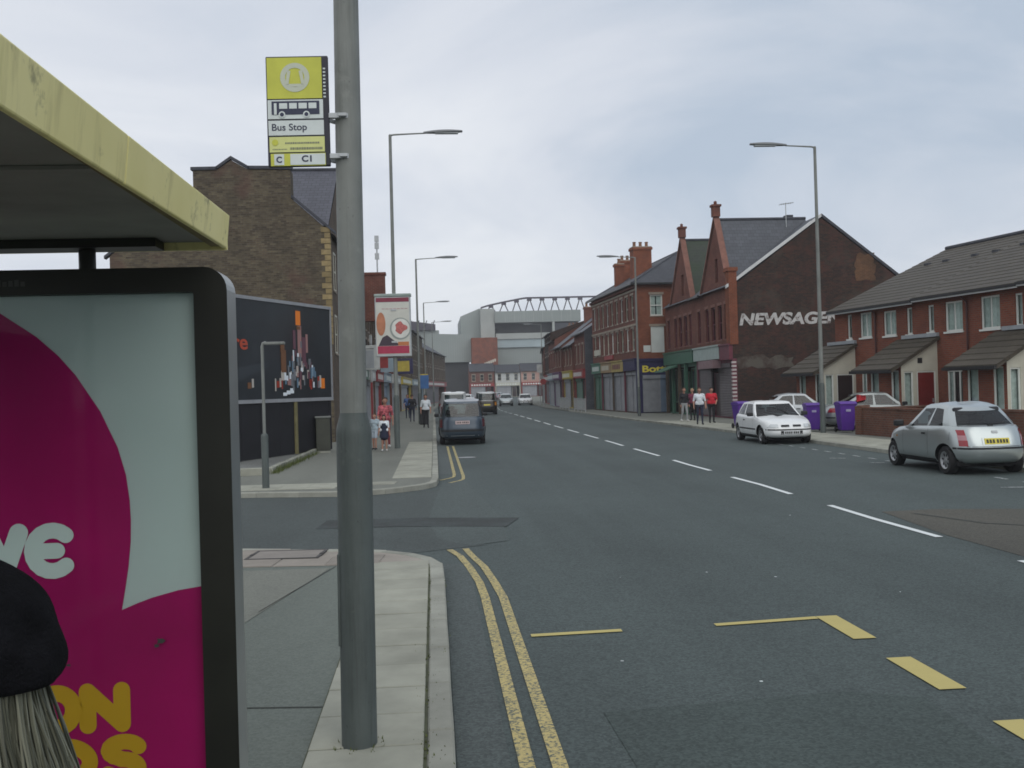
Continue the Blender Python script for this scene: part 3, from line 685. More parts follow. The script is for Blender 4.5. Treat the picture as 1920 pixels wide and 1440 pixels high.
m_bbb = pm('black_board', (.010, .010, .013), .6, .2, 2)
u = u0
while u < u1 - .1:
    MB().tbox(Fh, u, min(u + .985, u1), .16, z0 - .115, -.10, -.03 + .006 * (int(u * 3) % 2)).build('plinth_board', m_bbb, bb); u += 1.0
MB().tbox(Fh, 3.02, 3.16, .16, z0 - .12, -.02, .03).build('support_post', pm('ochre_post', (.17, .15, .07), .7, .2, 4), bb)
for u in (.2, 1.7, 4.5): MB().tbox(Fh, u, u + .12, -.0, z1, -.30, -.14).build('support_post', m_bbb, bb)
# pole-mounted advert on the second lamp
ta = empty('pole_advert', 'pole-mounted advert with a man and a plate of food on a street lamp', 'advert sign', (-1.30, 34.2, 3.26))
Ft = Fr((0, -.16, 0), (1, -.03, 0), (-.03, -1, 0))
u0, u1 = -.64, .58
MB().tbox(Ft, u0, u1, 0, 2.05, -.28, 0).build('casing', m_galv, ta, bevel=.02)
MB().tbox(Ft, u0 - .02, u1 + .03, 2.052, 2.16, -.30, .02).build('cap', pm('totem_cap', (.25, .30, .28), .5), ta, bevel=.03)
fp_ = patch(ta, 'face', Ft, u0 + .04, u1 - .05, .08, 1.86, .006, pm('totem_paper', (.52, .52, .47), .5, .05, 4))
patch(ta, 'top_band', Ft, u0 + .04, u1 - .05, 1.875, 2.02, .006, pm('totem_maroon', (.19, .025, .05), .5))
patch(fp_, 'red_band', Ft, u0 + .07, u1 - .07, .10, .36, .012, pm('totem_red', (.36, .03, .075), .5, .1, 9))
MB().poly([Ft(*q, .011) for q in ((u0 + .10, .37), (u1 - .35, .37), (u1 - .55, .52), (u0 + .40, .74), (u0 + .24, .66))]).build('shoulder', pm('totem_dark', (.05, .035, .05), .5), fp_)
patch(fp_, 'orange_band', Ft, u1 - .45, u1 - .08, .37, .50, .012, pm('totem_orange', (.45, .16, .06), .5))
MB().disc(Ft, u0 + .20, 1.12, .155, .012, 24, 0, .40).build('face_print', pm('totem_skin', (.42, .17, .09), .6, .2, 3), fp_)
MB().disc(Ft, .22, .95, .36, .013, 36, 0, .38).build('plate_rim', pm('totem_plate_edge', (.26, .29, .27), .5), fp_)
MB().disc(Ft, .23, .96, .31, .016, 36, 0, .33).build('plate', pm('totem_plate', (.60, .60, .56), .5), fp_)
MB().poly([Ft(.22 + .2 * math.cos(a) * (1 + .25 * math.cos(3 * a)), .98 + .19 * math.sin(a) * (1 + .2 * math.cos(4 * a)), .019) for a in [2 * math.pi * k / 24 for k in range(24)]]).build('food', pm('totem_food', (.42, .12, .11), .6, .35, 14), fp_)
ln = MB()
for k in range(7): ln.tbox(Ft, -.40 + k * .13, -.30 + k * .13, 1.63, 1.65, .006, .012)
ln.build('print', pm('totem_print', (.40, .22, .24), .5), fp_)
for z in (.5, 1.6): MB().box(-.09, .09, -.19, .06, z - .03, z + .03).build('bracket', m_galv, ta)
# litter bin further along the pavement
lb = empty('litter_bin', 'black square litter bin by the kerb beyond the parked people carrier', 'litter bin', (-.62, 57.6, PH))
MB().prism([(-.22, -.22, 0), (.22, -.22, 0), (.22, .22, 0), (-.22, .22, 0)], (0, 0, .82)).build('body', m_black, lb, bevel=.03)
MB().prism([(-.25, -.25, .824), (.25, -.25, .824), (.25, .25, .824), (-.25, .25, .824)], (0, 0, .22)).build('hood', m_black, lb, bevel=.06)
MB().box(-.15, .15, -.256, -.246, .87, .98).build('slot', m_dark, lb)
MB().box(-.02, .02, -.225, -.221, .25, .7).build('band', solid('bin_gold', (.35, .3, .15), .5), lb)
# ================================================================== building helpers
m_redbrick = brick('red_brick', (.215, .062, .040), (.16, .048, .034), (.19, .15, .125), stain=.3, soot=(.06, .03, .025))
m_orgbrick = brick('orange_brick', (.30, .082, .038), (.235, .060, .030), (.20, .14, .10), stain=.25, soot=(.07, .03, .02))
m_darkbrick = brick('sooty_brick', (.078, .034, .024), (.036, .024, .020), (.060, .050, .042), stain=.5, patch=(.060, .046, .037))
m_tanbrick = brick('weathered_brown_brick', (.185, .150, .095), (.080, .060, .043), (.135, .122, .096), stain=.5, patch=(.110, .062, .050))
m_newbrick = brick('house_brick', (.27, .078, .040), (.205, .058, .032), (.16, .12, .10), stain=.2, soot=(.08, .035, .028))
m_ochbrick = pm('ochre_quoin', (.25, .19, .095), .9, .2, 5, .2, 60, rnd=.2)
m_brnbrick = brick('brown_front_brick', (.15, .105, .07), (.11, .08, .055), (.14, .12, .1), stain=.35)
m_slate = slate('grey_slate', (.105, .112, .130), (.080, .086, .100))
m_slatedk = slate('dark_slate', (.062, .066, .078), (.045, .048, .058))
m_slatemoss = slate('mossy_slate', (.050, .060, .048), (.042, .048, .042), moss=(.032, .052, .026))
m_tile = slate('concrete_tile', (.080, .068, .050), (.062, .053, .040), .33, .34, gap=.010)
m_stone = pm('sandstone_trim', (.30, .25, .20), .85, .2, 3, .2, 40, grime=.3)
m_pinkstone = pm('pink_sandstone', (.20, .095, .072), .85, .2, 3, .2, 40, grime=.3)
m_upvc = pm('white_window_frame', (.66, .68, .64), .4, .04, 4)
m_cream = pm('cream_cladding', (.50, .49, .41), .5, .06, 3)
m_gutter = pm('black_gutter', (.02, .02, .022), .4, .1, 5)
m_whitegut = pm('white_fascia_board', (.55, .56, .56), .5, .06, 4)
m_redpipe = pm('brown_downpipe', (.06, .02, .018), .5)
m_curtain = pm('net_curtain', (.52, .57, .54), .9, .18, 6)
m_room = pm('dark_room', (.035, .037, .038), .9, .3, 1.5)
m_net = pm('bright_net', (.74, .79, .76), .9, .12, 5)
m_board = pm('white_board', (.62, .66, .63), .6, .06, 2)
m_shgrey = pm('shutter_grey', (.27, .28, .30), .55, .12, 2, grime=.25, metal=.1)
m_shdark = pm('shutter_dark', (.11, .095, .10), .55, .12, 2, grime=.25)
m_shblue = pm('shutter_blue', (.16, .22, .30), .5, .12, 2, grime=.25)
m_shgreen = pm('shop_green', (.045, .13, .085), .5, .15, 3, grime=.2)
m_maroon = pm('maroon_paint', (.13, .028, .045), .5, .15, 3)
m_navy = pm('navy_fascia', (.022, .020, .075), .4, .15, 4)
m_yeltext = solid('yellow_text', (.72, .60, .06), .5)
m_doorred = pm('red_door', (.15, .016, .014), .4, .1, 3)
m_doordark = pm('dark_door', (.028, .016, .016), .4, .1, 3)
m_lead = pm('lead_flashing', (.28, .30, .32), .5, .1, 3)
m_coping = pm('dark_coping', (.055, .058, .07), .8, .2, 4)

def wall(parent, F, u0, u1, z0, z1, holes, mat, name='wall', rev=.14, back=True):
    mb = MB(); us = sorted({u0, u1} | {h[0] for h in holes} | {h[2] for h in holes}); zs = sorted({z0, z1} | {h[1] for h in holes} | {h[3] for h in holes})
    us = [u for u in us if u0 <= u <= u1]; zs = [z for z in zs if z0 <= z <= z1]
    for a, b in zip(us, us[1:]):
        for c, d in zip(zs, zs[1:]):
            mu, mz = (a + b) / 2, (c + d) / 2
            if any(h[0] < mu < h[2] and h[1] < mz < h[3] for h in holes): continue
            mb.quad(F(a, c), F(b, c), F(b, d), F(a, d))
    for h in holes:
        a, c, b, d = h
        for p, q in (((a, c), (b, c)), ((b, c), (b, d)), ((b, d), (a, d)), ((a, d), (a, c))): mb.quad(F(*p), F(*q), F(*q, -rev), F(*p, -rev))
    return mb.build(name, mat, parent, weld=True)
def window(parent, F, u0, z0, u1, z1, fm=None, nv=1, nh=1, fw=.055, d=-.09, sill=None, inner=None, curtain=0., lintel=None, name='window'):
    fm = fm or m_upvc; mb = MB()
    mb.tbox(F, u0, u1, z0, z0 + fw, d - .05, d); mb.tbox(F, u0, u1, z1 - fw, z1, d - .05, d)
    mb.tbox(F, u0, u0 + fw, z0 + fw, z1 - fw, d - .05, d); mb.tbox(F, u1 - fw, u1, z0 + fw, z1 - fw, d - .05, d)
    for k in range(1, nv): u = u0 + (u1 - u0) * k / nv; mb.tbox(F, u - fw * .4, u + fw * .4, z0 + fw, z1 - fw, d - .045, d - .003)
    for k in range(1, nh): z = z0 + (z1 - z0) * k / nh; mb.tbox(F, u0 + fw, u1 - fw, z - fw * .4, z + fw * .4, d - .04, d - .006)
    w_ = mb.build(name, fm, parent)
    MB().quad(F(u0 + fw, z0 + fw, d - .03), F(u1 - fw, z0 + fw, d - .03), F(u1 - fw, z1 - fw, d - .03), F(u0 + fw, z1 - fw, d - .03)).build('pane', m_winglass, w_)
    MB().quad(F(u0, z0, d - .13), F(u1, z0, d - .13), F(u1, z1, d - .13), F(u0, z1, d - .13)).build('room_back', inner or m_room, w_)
    if curtain:
        for a, b in ((u0, u0 + (u1 - u0) * curtain), (u1 - (u1 - u0) * curtain, u1)):
            c = MB(); n = 10
            for k in range(n):
                ua, ub = a + (b - a) * k / n, a + (b - a) * (k + 1) / n; da, db = d - .085 - .02 * (k % 2), d - .085 - .02 * ((k + 1) % 2)
                c.quad(F(ua, z0 + .02, da), F(ub, z0 + .02, db), F(ub, z1 - .02, db), F(ua, z1 - .02, da))
            c.build('curtain', m_curtain, w_)
    if sill is not None: MB().tbox(F, u0 - .05, u1 + .05, z0 - .07, z0 - .002, d, .05).build('sill', sill, w_)
    if lintel is not None: MB().tbox(F, u0 - .08, u1 + .08, z1 + .003, z1 + .17, -.05, .02).build('lintel', lintel, w_)
    return w_
def door(parent, F, u0, z0, u1, z1, mat, d=-.06, fm=None, glass=False):
    mb = MB(); fw = .05; fm = fm or m_upvc
    mb.tbox(F, u0, u0 + fw, z0, z1, d - .05, d + .01); mb.tbox(F, u1 - fw, u1, z0, z1, d - .05, d + .01); mb.tbox(F, u0 + fw, u1 - fw, z1 - fw, z1, d - .05, d + .01)
    o = MB().tbox(F, u0 + fw, u1 - fw, z0, z1 - fw, d - .05, d - .01).build('door', mat, parent)
    mb.build('door_frame', fm, o)
    for k in range(2): MB().tbox(F, u0 + fw + .1, u1 - fw - .1, z0 + .15 + k * .95, z0 + .9 + k * .9, d - .012, d + .002).build('panel', mat, o, bevel=.01)
    MB().tbox(F, u1 - fw - .09, u1 - fw - .06, z0 + .95, z0 + 1.1, d - .01, d + .04).build('handle', m_galv, o)
    return o
def shutter(parent, F, u0, z0, u1, z1, mat, d=-.05, pitch=.09):
    mb = MB(); z = z0; n = max(2, int((z1 - z0) / pitch)); p = (z1 - z0) / n
    for k in range(n):
        a = z0 + p * k
        mb.quad(F(u0, a, d), F(u1, a, d), F(u1, a + p * .5, d + .022), F(u0, a + p * .5, d + .022))
        mb.quad(F(u0, a + p * .5, d + .022), F(u1, a + p * .5, d + .022), F(u1, a + p, d), F(u0, a + p, d))
    o = mb.build('roller_shutter', mat, parent)
    MB().tbox(F, u0 - .05, u1 + .05, z1, z1 + .25, d - .05, d + .12).build('shutter_box', mat, o)
    for u in (u0 - .05, u1): MB().tbox(F, u, u + .05, z0, z1, d - .02, d + .05).build('guide_rail', mat, o)
    return o
def slab_poly(parent, name, pts, vec, mat): return MB().prism(pts, vec).build(name, mat, parent)
def chimney(parent, x0, x1, y0, y1, z0, z1, mat, pots=2, along='y'):
    o = MB().box(x0, x1, y0, y1, z0, z1 - .25).build('chimney', mat, parent)
    MB().box(x0 - .07, x1 + .07, y0 - .07, y1 + .07, z1 - .25, z1 - .08).build('chimney_cap', mat, o)
    MB().box(x0 - .02, x1 + .02, y0 - .02, y1 + .02, z1 - .08, z1).build('chimney_top', m_stone, o)
    for k in range(pots):
        t = (k + .5) / pots; cx, cy = ((x0 + x1) / 2, y0 + (y1 - y0) * t) if along == 'y' else (x0 + (x1 - x0) * t, (y0 + y1) / 2)
        MB().lathe([(.13, z1 - .02), (.11, z1 + .3), (.135, z1 + .32), (.135, z1 + .38), (.09, z1 + .38)], 12, o=(cx, cy, 0)).build('chimney_pot', pm('pot', (.2, .10, .06), .9) if 'pot' not in bpy.data.materials else bpy.data.materials['pot'], o, smooth=True)
    return o
def fascia_sign(parent, F, u0, u1, z0, z1, mat, d=.18):
    o = MB().tbox(F, u0, u1, z0, z1, 0.003, d).build('fascia_sign', mat, parent)
    MB().tbox(F, u0 - .04, u1 + .04, z1 + .002, z1 + .09, .003, d + .06).build('cornice', mat, o)
    return o

# ================================================================== the two gabled shop houses (right)
FA = Fr((0, 0, 0), (1, 0, 0), (0, -1, 0))
def ragged(parent, Fe, name, u0, u1, z0, z1, mat, st, dz):
    rg = random.Random(11); n = max(2, int((u1 - u0) / st)); m = max(2, int((z1 - z0) / dz))
    pts = [(u0 + (u1 - u0) * k / n, z0 + rg.uniform(-.5, .5) * dz) for k in range(n)] + [(u1 + rg.uniform(-.5, .5) * st, z0 + (z1 - z0) * k / m) for k in range(m)]
    pts += [(u1 - (u1 - u0) * k / n, z1 + rg.uniform(-.5, .5) * dz) for k in range(n)] + [(u0 + rg.uniform(-.5, .5) * st, z1 - (z1 - z0) * k / m) for k in range(m)]
    MB().prism([Fe(u, z, .004) for u, z in pts], (.012, 0, 0)).build(name, mat, parent)
def gabled_shop(label, ynear, yfar, near_end):
    Lx = ynear and (yfar - ynear); D = 9.2
    o = empty('gabled_shop', label, 'shop', (15.9, yfar, PH), -math.pi / 2, 'gabled brick shops')
    e = 7.1; ap = 10.75; c = Lx - 2.35 if near_end else Lx - 2.5; g0, g1 = c - 3.1, c + 2.0
    apx = 10.95
    wins = [(c - 2.7, 4.3, c - 2.05, 6.2), (c - 1.5, 4.3, c - .75, 6.2), (c - .2, 4.3, c + .55, 6.2), (c + 1.05, 4.3, c + 1.6, 6.2)]
    if g0 > 1.3: wins.append((.55, 4.3, 1.15, 6.2))
    wall(o, FA, 0, Lx, 3.9, e, wins, m_redbrick, 'front_wall')
    for q in wins: window(o, FA, q[0], q[1], q[2], q[3], m_maroon, 1, 2, .06, sill=m_pinkstone, lintel=m_pinkstone)
    # front gable
    gm = MB(); gw = (c - .3, 7.5, c + .25, 8.8)
    gx = lambda z: (g0 + (c - g0) * (z - e) / (apx - e), g1 + (c - g1) * (z - e) / (apx - e))
    la, ra = gx(7.5); lb_, rb = gx(8.8)
    F0 = lambda u, z: FA(u, z, .06)
    gm.poly([F0(g0, e), F0(g1, e), F0(ra, 7.5), F0(la, 7.5)]); gm.poly([F0(la, 7.5), F0(gw[0], 7.5), F0(gw[0], 8.8), F0(lb_, 8.8)]); gm.poly([F0(gw[2], 7.5), F0(ra, 7.5), F0(rb, 8.8), F0(gw[2], 8.8)]); gm.poly([F0(lb_, 8.8), F0(rb, 8.8), F0(c, apx)])
    for a, b in (((gw[0], 7.5), (gw[0], 8.8)), ((gw[2], 7.5), (gw[2], 8.8)), ((gw[0], 8.8), (gw[2], 8.8)), ((gw[0], 7.5), (gw[2], 7.5))): gm.quad(FA(*a, .06), FA(*b, .06), FA(*b, -.1), FA(*a, -.1))
    gb = gm.build('front_gable', m_redbrick, o, weld=True)
    window(gb, FA, *gw, m_maroon, 1, 2, .05, sill=m_pinkstone)
    for s, gg in ((-1, g0), (1, g1)):
        a, b = Vector(FA(gg + s * .12, e - .05)), Vector(FA(c, apx + .12)); dr = (b - a).normalized(); nn = Vector((-dr.z, 0, dr.x)) * (-s) * -1
        up = Vector((0, 0, .16)); MB().prism([a + Vector((0, -.16, 0)), b + Vector((0, -.16, 0)), b + up + Vector((0, -.16, 0)), a + up + Vector((0, -.16, 0))], (0, .34, 0)).build('gable_coping', m_pinkstone, gb)
    MB().box(c - .18, c + .18, -.22, .20, apx + .2, apx + .75).build('finial', m_redbrick, gb); MB().box(c - .24, c + .24, -.28, .26, apx + .751, apx + .87).build('finial_cap', m_redbrick, gb); MB().lathe([(.09, apx + .871), (.09, apx + 1.05), (0, apx + 1.1)], 10, o=(c, -.02, 0)).build('finial_tip', m_redbrick, gb)
    # roofs
    D2 = D / 2 + .3
    if near_end:
        ends = [(Lx, 0.)]
    th = .12
    rf = MB(); rf.quad((0, -.25, e - .05), (Lx, -.25, e - .05), (Lx, D2, ap), (0, D2, ap)); rf.quad((0, D2, ap), (Lx, D2, ap), (Lx, D + .2, e - .05), (0, D + .2, e - .05))
    rr_ = rf.build('roof', m_slate, o)
    cr = MB(); z_ = e + .05
    cr.quad((g1 + .05, .02, z_), (c, .02, apx + .03), (c, D2 + .2, apx + .03), (g1 + .05, D2 + .2, z_)); cr.quad((g0 - .05, .02, z_), (c, .02, apx + .03), (c, D2 + .2, apx + .03), (g0 - .05, D2 + .2, z_))
    cr.build('cross_roof', m_slate if near_end else m_slatemoss, o)
    MB().tube([(c, -.0, apx + .05), (c, D2 + .2, apx + .05)], .08, 8).build('ridge_tiles', m_coping, o)
    MB().box(g1 + .0 if not near_end else 0, Lx if not near_end else g0 + .02, -.36, -.24, e - .12, e).build('gutter', m_gutter, o)
    if near_end:
        Fe = Fr((Lx, 0, 0), (0, 1, 0), (1, 0, 0))
        q = MB(); q.poly([Fe(0, -.1), Fe(D + .25, -.1), Fe(D + .25, 7.15), Fe(5.05, 10.62), Fe(0, 7.0)]); gw_ = q.build('gable_wall', m_newsgable, o)
        for a, b, mt in (((-.25, 6.95), (5.05, 10.68), m_whitegut), ((D + .45, 7.05), (5.05, 10.68), m_coping)):
            d_ = (Vector((0, b[0], b[1])) - Vector((0, a[0], a[1]))).normalized(); up = Vector((0, 0, .17))
            A, B = Vector(Fe(a[0], a[1], -.2)), Vector(Fe(b[0], b[1], -.2)); MB().prism([A, B, B + up, A + up], (.26, 0, 0)).build('verge_board', mt, o)
        text(gw_, 'NEWSAGENT', Fe, .40, 4.98, .006, .84, m_newstext, .034, .18, width=6.35, ext=.002)
        ragged(gw_, Fe, 'ochre_brick_patch', 6.9, 7.95, 7.2, 8.65, m_ochpatch, .22, .15)
        ragged(gw_, Fe, 'render_band', .35, 3.3, 2.65, 3.25, m_render, .3, .28); ragged(gw_, Fe, 'render_patch', 3.6, 5.6, 1.9, 2.9, m_render, .35, .3)
        # corner pier with painted blocks
        MB().box(Lx - .62, Lx + .07, -.14, .30, 3.95, 7.85).build('corner_pier', m_orgbrick, o); MB().box(Lx - .70, Lx + .14, -.2, .36, 7.85, 8.05).build('pier_cap', m_orgbrick, o)
        for k in range(13):
            MB().box(Lx - .16, Lx + .05, -.06, .16, .55 + k * .2, .652 + k * .2).build('painted_quoin', m_quoinwhite if k % 1 == 0 else m_maroon, o)
        MB().box(Lx - .2, Lx + .045, -.05, .2, 0, 3.2).build('corner_column', m_maroon, o)
    wall(o, FA, 0, Lx, 0, 3.9, [(.25, .05, Lx - .3, 3.0)], m_maroon if near_end else m_shgreen, 'shop_wall', .35)
    sf = o
    if near_end:
        fascia_sign(sf, FA, .1, Lx - 1.9, 3.25, 3.95, pm('grey_sign', (.33, .40, .38), .5, .1, 3), .22); fascia_sign(sf, FA, Lx - 1.85, Lx - .02, 3.15, 3.92, m_maroon, .2)
        shutter(sf, FA, Lx - 2.9, .05, Lx - .55, 2.75, m_shdark, -.1); shutter(sf, FA, .4, .05, Lx - 4.4, 2.75, m_shdark, -.1)
        door(sf, FA, Lx - 4.2, .05, Lx - 3.2, 2.5, m_doordark, -.2, m_maroon)
        MB().tbox(FA, 2.2, Lx - 2.2, 2.75, 3.2, 0.003, .5).build('awning_box', pm('pale_maroon', (.22, .14, .15), .6), o)
    else:
        fascia_sign(sf, FA, .1, Lx - .1, 3.2, 3.95, m_shgreen, .25)
        for k in range(4):
            u = .5 + k * (Lx - 1) / 4; MB().tbox(FA, u - .1, u + .1, 0, 3.2, 0.003, .2).build('pilaster', m_shgreen if k % 2 else m_brnbrick, o)
            if k != 2: window(sf, FA, u + .15, .7, u + 1.5, 2.9, m_shgreen, 2, 1, .06, -.2)
            else: door(sf, FA, u + .2, .05, u + 1.2, 2.7, m_doordark, -.25, m_shgreen)
        aw = MB()
        aw.prism([FA(1.5, 3.15, .25), FA(1.5, 2.75, 1.25), FA(1.5, 2.7, 1.25), FA(1.5, 3.05, .25)], (2.4, 0, 0)); aw.build('awning', m_shgreen, o)
    q = MB(); q.quad((0, D, 0), (Lx, D, 0), (Lx, D, e), (0, D, e)); q.quad((0, 0, 0), (0, D, 0), (0, D, e), (0, 0, e)); q.add([(0, 0, e), (0, D, e), (0, D2, ap)], [(0, 1, 2)]); q.build('rear_wall', m_darkbrick, o)
    return o
m_newsgable = brick('newsagent_gable_brick', (.085, .036, .025), (.034, .024, .021), (.060, .052, .044), stain=.5, patch=(.075, .060, .048), patch2=(.095, .034, .028))
t_ = NT('old_render'); v_ = t_.pos(); t_.l(t_.mix(t_.ramp(t_.noise(v_, 1.1, 6, .7), .42, .56), (.055, .036, .029), (.098, .086, .070)), t_.b.inputs['Base Color']); t_.b.inputs['Roughness'].default_value = .9; m_render = t_.m
t_ = NT('painted_letter'); v_ = t_.pos(); t_.l(t_.mix(t_.ramp(t_.noise(v_, 3.2, 6, .75), .36, .5), (.10, .065, .055), (.48, .47, .46)), t_.b.inputs['Base Color']); t_.b.inputs['Roughness'].default_value = .85; m_newstext = t_.m
m_ochpatch = brick('ochre_patch', (.17, .085, .042), (.13, .062, .034), (.14, .10, .07), stain=.3)
m_quoinwhite = pm('painted_white_quoin', (.48, .44, .43), .8, .15, 5)
ns = gabled_shop('gabled brick corner shop with NEWSAGENT painted on its dark side wall', 51.3, 58.6, True)
gs = gabled_shop('gabled brick shop with green shopfront and mossy roof', 58.62, 66.2, False)
# aerial and vent on the newsagent roof
ae = empty('tv_aerial', 'thin television aerial standing on the newsagent roof', 'aerial', (19.8, 53.4, 10.7))
MB().tube([(0, 0, -.4), (0, 0, 1.25)], .025, 6).build('mast', m_galv, ae); MB().tube([(-.35, 0, 1.15), (.45, 0, 1.25)], .018, 6).build('boom', m_galv, ae)
for k in range(6): MB().tube([(-.3 + k * .13, -.25, 1.16 + k * .015), (-.3 + k * .13, .25, 1.16 + k * .015)], .012, 5).build('element', m_galv, ae)
MB().box(4.2, 4.7, 4.1, 4.5, 10.6, 11.25).build('roof_vent', m_coping, ns)

# ================================================================== three-storey corner shop (right)
b3 = empty('corner_shop', 'three-storey red brick corner shop with navy and yellow end sign', 'shop', (13.25, 81.0, PH), math.atan2(-14, .8) , None)
L3, D3, e3 = 14.02, 8.5, 8.95
w3 = []
for k in range(9):
    u = .55 + k * 1.5
    w3 += [(u, 6.5, u + .8, 8.2), (u, 4.35, u + .8, 5.9)]
wall(b3, FA, 0, L3, 3.75, e3, w3, m_redbrick, 'front_wall')
for i, q in enumerate(w3): window(b3, FA, *q, m_cream if i % 3 else m_upvc, 1, 2, .07, sill=m_stone, lintel=m_stone, curtain=.3 if i % 4 == 1 else 0)
for z in (6.05, 8.45): MB().tbox(FA, 0, L3, z, z + .14, .003, .06).build('string_course', m_stone, b3)
F3 = Fr((L3, 0, 0), (0, 1, 0), (1, 0, 0))
we = [(1.0, 6.7, 1.9, 8.15), (1.0, 4.15, 1.95, 5.95)]
wall(b3, F3, 0, D3, 3.75, e3, we, m_orgbrick, 'end_wall')
window(b3, F3, *we[0], m_upvc, 1, 2, .09, sill=m_stone, lintel=m_stone, inner=m_room, curtain=.45)
patch(b3, 'boarded_window', F3, 1.003, 1.947, 4.153, 5.947, -.03, m_board, .04); MB().tbox(F3, .9, 2.05, 5.955, 6.12, -.05, .03).build('lintel', m_stone, b3)
patch(b3, 'small_notice', F3, .45, .95, 4.2, 4.65, .03, m_board, .03)
rf = MB(); rz = 11.6; eo = .35
r0, r1 = (3.6, D3 / 2, rz), (L3 - 3.6, D3 / 2, rz); c = [(-eo, -eo, e3), (L3 + eo, -eo, e3), (L3 + eo, D3 + eo, e3), (-eo, D3 + eo, e3)]
rf.quad(c[0], c[1], r1, r0); rf.add([c[1], c[2], r1], [(0, 1, 2)]); rf.quad(c[2], c[3], r0, r1); rf.add([c[3], c[0], r0], [(0, 1, 2)])
rb = rf.build('roof', m_slatedk, b3)
for a, b in ((c[0], r0), (c[1], r1), (r0, r1), (c[2], r1)): MB().tube([a, b], .07, 7).build('ridge_tiles', m_coping, rb)
MB().box(-eo - .02, L3 + eo + .02, -eo - .1, -eo + .02, e3 - .12, e3 - .0).build('gutter', m_gutter, b3)
MB().box(L3 + eo - .02, L3 + eo + .1, -eo, D3 + eo, e3 - .12, e3 - .0).build('gutter', m_gutter, b3)
MB().tbox(FA, 0, L3, e3 - .32, e3 - .125, .003, .2).build('eaves_cornice', m_redbrick, b3)
chimney(b3, 8.2, 9.2, 1.2, 2.6, 9.6, 12.2, m_orgbrick, 3); chimney(b3, 3.0, 3.9, 1.6, 2.9, 9.8, 11.9, m_orgbrick, 3); chimney(b3, 4.4, 4.9, .9, 1.6, 9.3, 11.5, m_orgbrick, 1)
wall(b3, FA, 0, L3, 0, 3.75, [(.3, .05, L3 - .3, 2.8)], m_brnbrick, 'shop_wall', .3); wall(b3, F3, 0, D3, 0, 3.75, [], m_navy, 'shop_end_wall')
mts = [pm('green_fascia', (.06, .16, .11), .5, .15, 4), pm('tan_fascia', (.28, .19, .10), .5, .2, 4), pm('gold_fascia', (.36, .28, .09), .5, .2, 4), m_navy]
for k, (a, b) in enumerate(((.15, 3.4), (3.5, 7.0), (7.1, 10.6), (10.7, 13.95))):
    fs = fascia_sign(b3, FA, a, b, 2.95, 3.7, mts[k], .2)
    ln = MB()
    for j in range(5): ln.tbox(FA, a + .4 + j * .48, a + .75 + j * .48, 3.15, 3.5, .2, .206)
    if k < 3: ln.build('blurred_print', (m_board, m_cream, m_maroon)[k], fs)['kind'] = 'stuff'
    for j in range(2):
        a_ = a + .1 + j * (b - a) / 2; shutter(b3, FA, a_, .05, a_ + (b - a) / 2 - .2, 2.65, (m_shgreen, m_shgrey, m_shgrey, m_shgrey)[k], -.1)
    MB().tbox(FA, b - .02, b + .12, 0, 3.72, .003, .12).build('pilaster', (m_maroon, m_brnbrick, m_maroon, m_navy)[k], b3)
fs = fascia_sign(b3, F3, .05, 3.6, 2.62, 3.55, m_navy, .16)
text(fs, 'Bottl', F3, .28, 2.82, .163, .62, m_yeltext, .018, width=1.75, ext=.004)
shutter(b3, F3, .35, .05, 1.5, 2.35, m_shgrey, .06); shutter(b3, F3, 1.6, .05, 2.5, 2.35, m_shblue, .06)
patch(b3, 'red_sign', FA, 4.5, 7.2, 3.95, 4.25, .12, pm('red_sign', (.3, .05, .05), .5, .2, 4), .1); patch(b3, 'pale_sign', FA, 1.0, 3.0, 4.4, 4.85, .12, m_cream, .1)
q = MB(); q.quad((0, D3, 0), (L3, D3, 0), (L3, D3, e3), (0, D3, e3)); q.quad((0, 0, 0), (0, D3, 0), (0, D3, e3), (0, 0, e3)); q.build('rear_wall', m_redbrick, b3)

